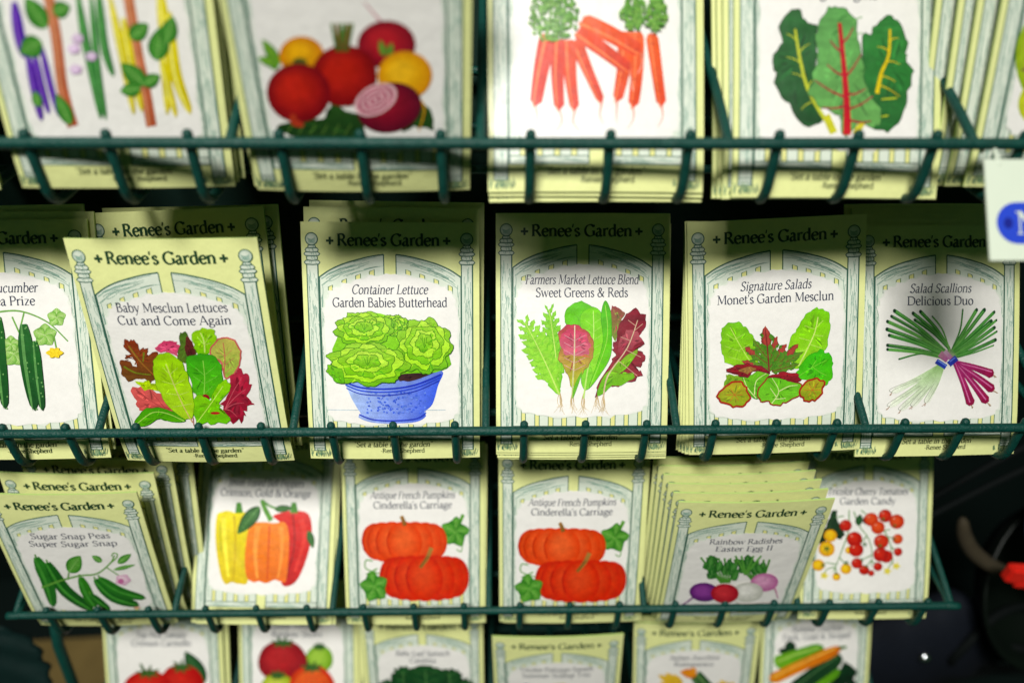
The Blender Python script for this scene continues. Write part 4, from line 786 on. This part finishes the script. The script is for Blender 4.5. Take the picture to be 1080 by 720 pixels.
#  name: picture, art frame (origin, scale), title lines (text, width, italic), label
VAR = {
 'beans': (ill_beans, (0, 0, 3.274), [("Tricolor Pole Beans", .5, 1)], 'bean_illustration', 'seed packet picturing purple, green and yellow beans climbing brown poles'),
 'beets': (ill_beets, (230, 0, 3.271), [("Gourmet Mixed Beets", .52, 1), ("Red, Gold & Striped", .56, 0)], 'beet_illustration', 'seed packet picturing red and golden beets with one cut beet showing pink rings'),
 'carrots': (ill_carrots, (490, 0, 3.271), [], 'carrot_illustration', 'seed packet picturing two bunches of orange carrots with feathery green tops'),
 'chard': (ill_chard, (750, 0, 3.273), [("Rainbow Chard", .4, 1), ("Bright Lights", .36, 0)], 'chard_illustration', 'seed packet picturing three chard leaves, the middle one with a red stalk'),
 'squash': (ill_squash, (0, 0, 1), [], 'squash_illustration', 'half seen packet with yellow green squash, frontmost of the fan above the price card'),
 'cucumber': (ill_cucumber, (0, 200, 2.4), [("Crisp Cucumber", .42, 1), ("Chelsea Prize", .38, 0)], 'cucumber_illustration', 'seed packet picturing long dark cucumbers and a yellow flower'),
 'mesclun': (ill_mesclun, (120, 330, 5.5375), [("Baby Mesclun Lettuces", .60, 0), ("Cut and Come Again", .615, 0)], 'lettuce_illustration', 'seed packet titled Baby Mesclun Lettuces, leaning forward in full light'),
 'butter': (ill_butter, (330, 310, 5.14), [("Container Lettuce", .43, 1), ("Garden Babies Butterhead", .65, 0)], 'lettuce_bowl_illustration', 'seed packet picturing butterhead lettuces growing in a blue bowl'),
 'farmers': (ill_farmers, (535, 310, 5.14), [("Farmers Market Lettuce Blend", .65, 1), ("Sweet Greens & Reds", .53, 0)], 'lettuce_illustration', 'seed packet picturing a row of green and red lettuces with bare roots'),
 'monet': (ill_monet, (740, 310, 5.54), [("Signature Salads", .40, 1), ("Monet's Garden Mesclun", .66, 0)], 'salad_illustration', 'slightly tilted seed packet picturing a salad posy with red edged leaves'),
 'scallion': (ill_scallion, (920, 310, 5.536), [("Salad Scallions", .38, 1), ("Delicious Duo", .41, 0)], 'scallion_illustration', 'seed packet picturing crossed bunches of white and red scallions'),
 'peas': (ill_peas, (0, 470, 2.88), [("Sugar Snap Peas", .52, 0), ("Super Sugar Snap", .58, 0)], 'pea_illustration', 'seed packet picturing green sugar snap pea pods on a vine'),
 'peppers': (ill_peppers, (190, 470, 2.878), [("Jewel-Toned Bell Peppers", .54, 1), ("Crimson, Gold & Orange", .65, 0)], 'pepper_illustration', 'seed packet picturing yellow, orange and red bell peppers'),
 'pumpl': (ill_pumpkin, (510, 470, 2.878), [("Antique French Pumpkins", .59, 1), ("Cinderella's Carriage", .55, 0)], 'pumpkin_illustration', 'pumpkin seed packet beside the bell pepper packet, its header hidden in shade'),
 'pumpr': (ill_pumpkin, (510, 470, 2.878), [("Antique French Pumpkins", .59, 1), ("Cinderella's Carriage", .55, 0)], 'pumpkin_illustration', 'pumpkin seed packet beside the fanned radish packets'),
 'radish': (ill_radish, (670, 470, 2.88), [("Rainbow Radishes", .49, 0), ("Easter Egg II", .39, 0)], 'radish_illustration', 'seed packet picturing purple, red, white and pink radishes, frontmost of its fanned stack'),
 'cherry': (ill_cherry, (850, 530, 7.136), [("Tricolor Cherry Tomatoes", .62, 1), ("Garden Candy", .43, 0)], 'cherry_tomato_illustration', 'seed packet picturing trusses of red and yellow cherry tomatoes'),
 'tomato': (ill_tomato, (100, 650, 3.724), [("Top Pick Tomato", .42, 1), ("Crimson Carmello", .50, 0)], 'tomato_illustration', 'seed packet with plain red tomatoes and a dark leaf, below the pea packet'),
 'tomato2': (ill_tomato2, (100, 650, 3.724), [("Mixed Tomatoes", .42, 1), ("Rainbow Slicers", .42, 0)], 'tomato_illustration', 'seed packet with red, green and striped tomatoes, below the bell pepper packet'),
 'spinach': (ill_spinach, (370, 650, 3.6), [("Baby Leaf Spinach", .45, 1), ("Catalina", .22, 0)], 'spinach_illustration', 'seed packet picturing a mound of dark green spinach leaves'),
 'scallop': (ill_scallop, (370, 650, 3.6), [("Tricolor Pattypan Squash", .58, 0), ("Summer Scallop Trio", .54, 0)], 'squash_illustration', 'seed packet with its whole cream header in view, below the pumpkin packet'),
 'roman': (ill_romanesco, (640, 640, 3.724), [("Italian Zucchini", .40, 1), ("Romanesco", .32, 0)], 'zucchini_illustration', 'seed packet picturing a zucchini with orange blossoms, below the radish stack'),
 'zucc': (ill_zucc, (640, 640, 3.724), [("Summer Zucchini", .46, 1), ("Dark, Gold & Striped", .62, 0)], 'zucchini_illustration', 'seed packet picturing green, orange and dark zucchini lying side by side'),
}
# ------------------------------------------------------------------ camera
CAM = Vector((.00613, -.27422, .10784)); CROT = Euler((.94108, -.00777, -.01733), 'XYZ')
cam = bpy.data.cameras.new('camera'); co = bpy.data.objects.new('camera', cam); COL.objects.link(co)
co.location = CAM; co.rotation_euler = CROT; cam.sensor_width = 36; cam.lens = 800/1080*36
cam.clip_start = .01; cam.clip_end = 50; sc.camera = co
cam.dof.use_dof = True; cam.dof.aperture_fstop = 3.0; cam.dof.aperture_blades = 7
cam.dof.focus_distance = -(co.matrix_basis.inverted() @ Vector((.0, .03, -.115))).z

# ------------------------------------------------------------------ packets
def pose_matrix(p):
    x, y, z, lean, yaw, roll, s = p
    return Matrix.Translation((x, y, z)) @ Matrix.Rotation(yaw, 4, 'Z') @ Matrix.Rotation(-lean, 4, 'X') @ Matrix.Rotation(roll, 4, 'Y') @ Matrix.Scale(s, 4)
PRINTS = {}
def prints(n):
    fn, (ox, oy, s), titles, iname, label = VAR[n]
    key = 'pumpr' if n == 'pumpl' else n
    if key in PRINTS: return PRINTS[key]
    hom = POSE[key][1]
    T = Art(base=TOP, seed=3)
    for (txt, w, it), v in zip(titles, (.402, .476)):
        T.text(txt, .492, v, .078, Q, width=w, ital=bool(it))
    tm = T.mesh('title_lettering') if titles else None
    if tm: tm.materials.append(M_PAPER)
    A = Art(base=TOP+3e-4, deep=1.06, hom=hom, org=(ox, oy), sc_=s, seed=len(n)*7+ord(n[0])); fn(A)
    am = A.mesh(iname); am.materials.append(M_ART)
    PRINTS[key] = (tm, am, iname); return PRINTS[key]
def packet(n):
    tm, am, iname = prints(n); label = VAR[n][4]
    r = bpy.data.objects.new('seed_packet', None); COL.objects.link(r); r.empty_display_size = .02
    r.matrix_world = pose_matrix(POSE[n][0]); tag(r, label, 'seed packet', GROUP)
    link('envelope', ENVELOPE, parent=r)
    if tm: link('title_lettering', tm, parent=r)
    link(iname, am, parent=r)
    return r
for n in POSE: 
    if n in VAR: packet(n)

# the packets stacked behind: (back mm, right mm, up mm, extra lean deg, extra roll deg), label
BEHIND = {
 'beans': [((3, 1.2, 1, 1, .3), 'packet edge showing just right of the bean packet'), ((6.5, 3.5, 2, 2, .8), 'second packet edge showing right of the bean packet, beside the beet packet')],
 'beets': [((4, -2, 0, 6, -.6), 'packet edge showing left of the beet packet')],
 'carrots': [((1.6, .3, -1.5, 0, .2), 'packet directly behind the carrot packet, its bottom fold showing below'), ((3.4, .5, -3.2, 0, -.2), 'rearmost packet behind the carrot packet, its bottom fold lowest')],
 'chard': [((2.5, -3, 0, .5, -.3), 'packet directly behind the chard packet, its left edge showing'), ((5, -4.2, .8, 1, -.5), 'second packet behind the chard packet, its left edge showing'), ((7.5, -5.4, 1.2, 1.4, -.4), 'rearmost packet behind the chard packet, nearest the carrot packet')],
 'squash': [((5, -5, 0, 1, -.4), 'packet fanned out just behind the squash packet'), ((9, -9, 0, 2, -.8), 'second packet fanned out behind the squash packet'), ((14, -14, 0, 3, -1.2), 'rearmost packet fanned out behind the squash packet, nearest the chard packet')],
 'cucumber': [((3, 1, 4, 0, .5), 'packet behind the cucumber packet with its glossy top edge catching the light'), ((6, -3, 7, 0, -.6), 'rearmost packet behind the cucumber packet, its top edge highest')],
 'mesclun_b': [((4, 2.5, 1, 1, 1), 'shaded packet edge right of the tilted packet behind the mesclun packet')],
 'butter': [((4.5, 0, 7, .6, .2), 'packet behind the lettuce bowl packet, its shaded header rising above'), ((7.5, 1.5, 10, 1, .5), 'rearmost packet behind the lettuce bowl packet, deep in shade')],
 'farmers': [((1.4, 0, -1.6, 0, .2), 'packet directly behind the bare rooted lettuce packet, its bottom fold showing'), ((2.8, .6, -3.2, 0, -.3), 'second packet behind the bare rooted lettuce packet'), ((4.3, 1, -4.6, 0, .2), 'rearmost packet behind the bare rooted lettuce packet, its bottom fold lowest')],
 'monet': [((1.8, -1.8, -.6, .3, .6), 'packet directly behind the salad posy packet'), ((3.4, -3.2, -1, .6, 1.4), 'second packet edge left of the salad posy packet'), ((5.2, -4.6, -1.4, .9, 2.2), 'third packet edge left of the salad posy packet'), ((7, -5.6, -1.6, 1.2, 3), 'rearmost packet behind the salad posy packet, nearest the bare rooted lettuces')],
 'scallion': [((2.6, .4, 3.4, .2, .2), 'packet directly behind the scallion packet, its glossy top edge showing'), ((5.2, -.6, 6.6, .4, -.3), 'second glossy top edge above the scallion packet'), ((7.8, .5, 9.6, .6, .3), 'third glossy top edge above the scallion packet'), ((10.4, -.8, 12.6, .8, -.2), 'rearmost packet above the scallion packet, under the price card')],
 'peas': [((7, 4, 2.5, 3, .6), 'packet directly behind the sugar snap pea packet, its header half showing'), ((13, 9, 4, 6, 1), 'second header showing above the sugar snap pea packet'), ((19, 15, 3, 9, 1.6), 'rearmost packet behind the sugar snap pea packet, its right edge in shade')],
 'peppers': [((2, 2.2, -.8, .2, -.6), 'packet edge showing right of the bell pepper packet')],
 'pumpl': [((1.5, .8, -1.4, 0, .3), 'packet behind the pumpkin packet beside the bell peppers, its bottom fold showing')],
 'pumpr': [((1.5, .4, -1.4, 0, .2), 'packet directly behind the pumpkin packet beside the radishes, its bottom fold showing'), ((3, 2.2, -2.8, .2, -.8), 'rearmost packet behind the pumpkin packet beside the radishes')],
 'radish': [((4, -1.5, 1.2, .8, -.2), 'packet fanned just behind the radish packet'), ((8, -3, 2.4, 1.6, -.4), 'second blank cream edge fanned behind the radish packet'), ((12, -4.5, 3.6, 2.4, -.5), 'third blank cream edge fanned behind the radish packet'), ((16, -6, 4.9, 3.2, -.7), 'fourth blank cream edge fanned behind the radish packet'), ((20, -7.5, 6, 4, -.8), 'rearmost packet fanned behind the radish packet, top edge highest')],
 'cherry': [((2.2, 1.2, -1, .4, .5), 'packet edge showing right of the cherry tomato packet')],
 'tomato': [((3, 2.6, 0, .6, .3), 'packet edge showing right of the red tomato packet with the dark leaf')],
 'tomato2': [((2.4, 2.2, 0, .5, .3), 'packet edge showing right of the striped tomato packet')],
 'spinach': [((2.5, -2.4, 0, 1, -.6), 'packet edge showing left of the spinach packet')],
 'roman': [((3, 1.6, 0, 1.2, .6), 'packet behind the zucchini blossom packet')],
}
tag_b = tag(link('seed_packet', ENVELOPE), 'tilted seed packet in shade behind the Baby Mesclun packet, its header showing', 'seed packet', GROUP)
tag_b.matrix_world = pose_matrix(POSE['mesclun_b'][0])
for dx, dy, label in ((0, 0, 'unseen seed packet left of the bean packet, added to shade the shelf below'), (-.002, .004, 'unseen packet behind the added one left of the bean packet')):
    tag(link('seed_packet', ENVELOPE), label, 'seed packet', GROUP).matrix_world = pose_matrix((-.2345+dx, .0072+dy, -.0215, .36, 0, .01, 1))  # out of view, added for the shade they cast on the shelf below
for n, rows in BEHIND.items():
    for (bk, rt, up, dl, dr), label in rows:
        x, y, z, lean, yaw, roll, s = POSE[n][0]
        m = pose_matrix((x, y, z, lean+math.radians(dl), yaw, roll+math.radians(dr), s)); 
        o = link('seed_packet', ENVELOPE); o.matrix_world = Matrix.Translation(pose_matrix(POSE[n][0]).to_3x3().normalized() @ Vector((rt, bk, up))*.001) @ m
        tag(o, label, 'seed packet', GROUP)

# ------------------------------------------------------------------ wire shelves
RR = .0023
def make_shelf(k, first=None):
    z = -k*H
    labels = ['top green wire shelf, carrying the bean, beet, carrot and chard packets', 'second green wire shelf, carrying the lettuce and scallion packets', 'third green wire shelf, carrying the pepper, pumpkin and radish packets', 'lowest green wire shelf, carrying the tomato, spinach and zucchini packets']
    root = bpy.data.objects.new('wire_shelf', None); COL.objects.link(root); root.location = (0, 0, z); root.empty_display_size = .05
    tag(root, labels[k], 'wire shelf', 'green wire shelves of the rack')
    if first:
        for ch in list(first.children):
            c = ch.copy(); COL.objects.link(c); c.parent = root
        return root
    X = 3*P
    # front rail, turning back at both ends
    tube('front_rail', [(-X, .09, -.002), (-X, .02, 0), (-X+.0008, .004, 0), (-X+.004, 0, 0), (-X+.02, 0, 0), (0, 0, 0), (X-.02, 0, 0), (X-.004, 0, 0), (X-.0008, .004, 0), (X, .02, 0), (X, .09, -.002)], RR, M_WIRE, root, 12, 8)
    tube('back_rail', [(-X, .104, -.004), (X, .104, -.004)], RR, M_WIRE, root)
    tube('back_rail', [(-X, .104, -.032), (X, .104, -.032)], RR*.9, M_WIRE, root)
    tube('floor_rail', [(-X, .05, -.0318), (X, .05, -.0318)], RR*.9, M_WIRE, root)
    fm = None
    for j in range(-3, 3):
        for f in (.2, .52, .84):
            x = (j+f)*P
            if fm is None:
                fm = tube('finger_wire', [(0, .0012, .0036), (0, .0014, -.004), (0, .0018, -.016), (0, .0030, -.0215), (0, .0062, -.0255), (0, .012, -.0268), (0, .04, -.0272), (0, .104, -.0275)], .0020, M_WIRE, root, 10, 4); fm.location.x = x
            else:
                o = fm.copy(); COL.objects.link(o); o.location.x = x; o.parent = root
    dm = None
    for j in range(-3, 4):
        x = j*P
        if dm is None:
            dm = tube('divider_wire', [(0, .001, -.0005), (0, .006, .0022), (0, .03, .011), (0, .096, .033), (0, .103, .032), (0, .104, .024), (0, .104, -.03)], .00195, M_WIRE, root, 10, 4); dm.location.x = x
        else:
            o = dm.copy(); COL.objects.link(o); o.location.x = x; o.parent = root
    return root
first = make_shelf(0)
for k in (1, 2, 3): make_shelf(k, first)

rack = bpy.data.objects.new('display_rack', None); COL.objects.link(rack); rack.location = (0, .11, -.72)
tag(rack, 'tall dark green display rack holding the wire shelves', 'display rack')
def kid(o, par):
    o.parent = par; o.matrix_parent_inverse = Matrix.Translation(par.location).inverted(); return o
kid(box('back_panel', (-.296, .113, -.70), (.296, .121, .25), M_PANEL), rack)
for s in (-1, 1):
    kid(tube('upright', [(s*.289, .110, -.72), (s*.289, .110, .25)], .0055, M_WIRE, smooth_n=0), rack)
    if s < 0: kid(tube('leg_brace', [(s*.289, .108, -.31), (s*.297, .03, -.37), (s*.300, .016, -.72)], .0036, M_WIRE, smooth_n=6), rack)

# ------------------------------------------------------------------ price card hung on the top rail
M_CARD = mat_plain('white_card', (.60, .66, .55), .25, .04, 60, .5)
M_BLUE = mat_plain('blue_print', (.016, .05, .50), .35, .08, 60, .5)
M_NAVY = mat_plain('navy_print', (.006, .012, .22), .35, .08, 60, .5)
pc = bpy.data.objects.new('price_card', None); COL.objects.link(pc); pc.location = (.189, -.0062, -.0038); pc.rotation_euler = (math.radians(-41), 0, 0)
tag(pc, 'white price card with a blue oval hanging from the top rail', 'price card')
CWid = .030; CHt = .0385
def flat(name, pts, y, thick, mat, par):
    bm = bmesh.new(); f = [bm.verts.new((px, y-thick, pz)) for px, pz in pts]; b = [bm.verts.new((px, y, pz)) for px, pz in pts]
    bm.faces.new(f); bm.faces.new(b[::-1])
    for i in range(len(pts)): j = (i+1) % len(pts); bm.faces.new((f[j], f[i], b[i], b[j]))
    bmesh.ops.recalc_face_normals(bm, faces=bm.faces[:])
    me = bpy.data.meshes.new(name); bm.to_mesh(me); bm.free(); return link(name, me, mat, par)
flat('card', [(0, 0), (CWid, 0), (CWid, -CHt), (0, -CHt)], 0, .0007, M_CARD, pc)
cx0, cx1, cz, rr = .0112, .0268, -.0244, .0079
ov = [(cx0-0+rr*math.cos(a)-.0, cz+rr*math.sin(a)) for a in [math.pi/2+math.pi*k/16 for k in range(17)]]+[(cx1-.008+rr*math.cos(a), cz+rr*math.sin(a)) for a in [-math.pi/2+math.pi*k/16 for k in range(17)]]
flat('oval', ov, -.00075, .0001, M_BLUE, pc)
flat('dot', [(cx0-.0036+.0017*math.cos(a), cz+.0021*math.sin(a)) for a in [2*math.pi*k/20 for k in range(20)]], -.0009, .0001, M_NAVY, pc)
bmN = bmesh.new()
for j, (kind, pts, ww) in enumerate(glyph('N')[1]):
    (ax, az), (bx, bz) = pts[0], pts[-1]; l = math.hypot(bx-ax, bz-az); hw = (ww or .11)/2; nx, nz = -(bz-az)/l*hw, (bx-ax)/l*hw
    e = .0128; y = -.00092-j*.00002
    bmN.faces.new([bmN.verts.new((cx0-.0008+px*e, y, cz-.0042+pz*e)) for px, pz in ((ax+nx, az+nz), (bx+nx, bz+nz), (bx-nx, bz-nz), (ax-nx, az-nz))])
meN = bpy.data.meshes.new('lettering'); bmN.to_mesh(meN); bmN.free(); link('lettering', meN, M_CARD, pc)
kid_clip = tube('hook', [(.006, -.0004, -.002), (.006, .0012, .002), (.006, .0025, .0058), (.006, .0062, .0082), (.006, .0095, .0062)], .0008, M_CARD, pc)
tube('hook', [(.024, -.0004, -.002), (.024, .0012, .002), (.024, .0025, .0058), (.024, .0062, .0082), (.024, .0095, .0062)], .0008, M_CARD, pc)

# ------------------------------------------------------------------ the dim things beside the rack
M_BLACK = mat_plain('black_rubber', (.002, .0035, .0035), .8, .3, 40, .12)
M_DKGRN = mat_plain('dark_green_enamel', (.0012, .0035, .002), .5, .3, 30, .3)
M_TAN = mat_plain('pale_wood', (.04, .031, .017), .8, .25, 90, .3)
M_RED = mat_plain('red_plastic', (.75, .022, .012), .35, .08, 60, .5)
M_BLUEGREY = mat_plain('blue_grey_enamel', (.05, .10, .20), .35, .2, 40, .5)
M_LEATH = mat_plain('dark_navy_cloth', (.003, .005, .010), .8, .3, 200, .2, .4, 600)
M_STEEL = mat_plain('bright_steel', (.7, .72, .75), .18, .05, 50, .5, metal=1)
M_LEAF = mat_plain('dark_teal_leaf', (.006, .026, .024), .55, .3, 50, .35, .5, 500)

bowl = bpy.data.objects.new('bowl', None); COL.objects.link(bowl); bowl.location = (.442, .125, -.42); bowl.rotation_euler = (math.radians(62), 0, math.radians(18))
tag(bowl, 'dark green bowl standing on edge right of the rack, behind the pale handle', 'bowl')
lathe('bowl_shell', [(.0, .0), (.03, .001), (.055, .010), (.068, .026), (.072, .034), (.0705, .034), (.066, .026), (.053, .012), (.03, .004), (.0, .003)], M_DKGRN, bowl)
lathe('rim', [(.0715, .033), (.0745, .035), (.0735, .038), (.070, .0355)], M_DKGRN, bowl)
hd = tag(tube('garden_tool', [(.346, .092, -.322), (.352, .090, -.338), (.364, .087, -.354), (.384, .083, -.367), (.412, .079, -.374), (.452, .076, -.376)], lambda t: .0026+.0034*math.sin(math.pi*min(1, t*1.3))**.6, M_TAN, seg=12), 'pale curved wooden handle showing dimly right of the rack', 'garden tool')
rt = bpy.data.objects.new('plastic_clip', None); COL.objects.link(rt); rt.location = (.3745, .058, -.340); rt.rotation_euler = (0, math.radians(6), 0)
tag(rt, 'bright red plastic clip at the end of the pale wooden handle', 'clip')
box('clip_body', (-.0085, -.004, -.0065), (.022, .004, .0075), M_RED, rt, .0015); box('clip_jaw', (.002, -.0032, -.0125), (.020, .0032, -.0068), M_RED, rt, .0012)
tr = bpy.data.objects.new('enamel_dish', None); COL.objects.link(tr); tr.location = (.446, .115, -.352); tr.rotation_euler = (math.radians(50), math.radians(25), 0)
tag(tr, 'blue grey enamel dish edge above the pale wooden handle', 'dish')
lathe('dish_shell', [(0, 0), (.035, .001), (.052, .012), (.056, .018), (.0545, .018), (.05, .0125), (.034, .003), (0, .002)], M_BLUEGREY, tr)
rnd = random.Random(11)
for i, (cx, cz, rx, rz) in enumerate(((.425, -.455, .042, .026), (.44, -.49, .05, .024), (.45, -.53, .05, .03))):
    pts = [(cx+rx*math.cos(a)*(1+.08*math.sin(2*a)), .085+.012*i+.012*math.sin(a*1.5), cz+rz*math.sin(a)-.004*a) for a in [k*math.pi/7 for k in range(20)]]
    tag(tube('rubber_loop', pts, .0036, M_BLACK, seg=8, smooth_n=4), ['upper black rubber loop right of the rack below the bowl', 'middle black rubber loop right of the rack', 'lowest black rubber loop right of the rack near the steel stud'][i], 'cord', 'black rubber loops beside the rack')
for i, (a, b) in enumerate((((.296, .075, -.285), (.40, .10, -.23)), ((.298, .080, -.315), (.43, .11, -.255)))):
    tag(tube('wire_hook', [a, tuple((a[q]+b[q])/2+(.004 if q == 2 else 0) for q in range(3)), b], .0026, M_BLACK, seg=8), ['upper dark wire hook reaching right from the rack', 'lower dark wire hook reaching right from the rack'][i], 'hook')
pouch = bpy.data.objects.new('tool_pouch', None); COL.objects.link(pouch); pouch.location = (.3675, .10, -.493)
tag(pouch, 'dark cloth pouch with a shiny steel stud at lower right', 'pouch')
bm = bmesh.new(); bmesh.ops.create_uvsphere(bm, u_segments=28, v_segments=18, radius=1)
for v in bm.verts:
    x, y, z = v.co; v.co = (x*.075*(1-.25*z), y*.026, z*.062+.010*math.sin(x*3))
    v.co.y += .0025*math.sin(x*13+z*5)
for f in bm.faces: f.smooth = True
me = bpy.data.meshes.new('pouch_body'); bm.to_mesh(me); bm.free(); link('pouch_body', me, M_LEATH, pouch)
st = lathe('stud', [(0, .0036), (.002, .0033), (.0036, .0024), (.0046, .0008), (.0048, 0)], M_STEEL, pouch, 24); st.location = (-.0085, -.0262, .022); st.rotation_euler = (math.radians(50), 0, 0)

# broad ribbed leaf at lower left
bm = bmesh.new(); N, Mm = 26, 14; gr = []
for i in range(N+1):
    t = i/N; row = []
    hw = .036*math.sin(math.pi*min(1, t**.8*.985+.015))**.6*(1+.07*math.sin(t*42))
    for j in range(Mm+1):
        q = j/Mm*2-1
        row.append(bm.verts.new((q*hw, .004*abs(q)+.0016*math.sin(abs(q)*7-t*22)*.5-.012*t*t, -.085*t)))
    gr.append(row)
for i in range(N):
    for j in range(Mm): bm.faces.new((gr[i][j], gr[i+1][j], gr[i+1][j+1], gr[i][j+1])).smooth = True
bmesh.ops.solidify(bm, geom=bm.faces[:], thickness=.0006)
me = bpy.data.meshes.new('leaf_blade'); bm.to_mesh(me); bm.free()
lf = bpy.data.objects.new('broad_leaf', None); COL.objects.link(lf); lf.location = (-.362, .045, -.376); lf.rotation_euler = (math.radians(-20), math.radians(-22), 0)
tag(lf, 'broad dark teal leaf with ribbed surface at lower left of the rack', 'leaf'); link('leaf_blade', me, M_LEAF, lf)
tube('leaf_stalk', [(0, -.001, .004), (-.010, .006, .028), (.012, .03, .052), (.060, .062, .062)], .0022, M_LEAF, lf)

# ------------------------------------------------------------------ setting
def sheet(name, pts, mat):
    me = bpy.data.meshes.new(name); me.from_pydata(pts, [], [tuple(range(len(pts)))]); o = link(name, me, mat); o['kind'] = 'structure'; return o
sheet('floor', [(-3, -2, -.74), (3, -2, -.74), (3, .36, -.74), (-3, .36, -.74)], M_WALL)
cb = bpy.data.objects.new('cardboard_box', None); COL.objects.link(cb); cb.location = (-.62, .06, -.739); cb.rotation_euler = (0, 0, math.radians(3))
tag(cb, 'flattened brown cardboard box lying on the floor left of the rack', 'cardboard box')
box('box_panel', (-.36, -.26, .001), (.36, .2, .014), M_FLOOR, cb, .003); box('box_flap', (-.34, -.24, .0165), (.10, -.02, .021), M_FLOOR, cb, .0015)
sheet('wall', [(-3, .36, -.745), (3, .36, -.74), (3, .36, 2.5), (-3, .36, 2.5)], M_WALL)

# ------------------------------------------------------------------ light: one ceiling lamp in front of and above the rack, dim green room light
w = bpy.data.worlds.new('World'); sc.world = w; w.use_nodes = True
w.node_tree.nodes['Background'].inputs['Color'].default_value = (.40, .90, .42, 1); w.node_tree.nodes['Background'].inputs['Strength'].default_value = .055
L = bpy.data.lights.new('ceiling_lamp', 'AREA'); L.shape = 'RECTANGLE'; L.size = .7; L.size_y = .4; L.energy = 6.1; L.spread = math.radians(50); L.color = (1, .985, .93)
lo = bpy.data.objects.new('ceiling_lamp', L); COL.objects.link(lo)
tgt = Vector((0, .02, -.12)); el = math.radians(55); az = math.radians(-16)
lo.location = tgt + 2.1*Vector((math.sin(az)*math.cos(el), -math.cos(az)*math.cos(el), math.sin(el)))
tgt.x = -.05; tgt.z = -.26
lo.rotation_euler = (tgt-lo.location).to_track_quat('-Z', 'Y').to_euler()

sc.view_settings.view_transform = 'Standard'; sc.view_settings.look = 'None'; sc.view_settings.exposure = 0; sc.view_settings.gamma = 1
sc.render.film_transparent = False
sc.cycles.use_denoising = True
try:
    sc.cycles.denoiser = 'OPENIMAGEDENOISE'; sc.cycles.denoising_input_passes = 'RGB_ALBEDO_NORMAL'; sc.cycles.denoising_prefilter = 'ACCURATE'
except Exception: pass
sc.cycles.max_bounces = 6; sc.cycles.caustics_reflective = False; sc.cycles.caustics_refractive = False
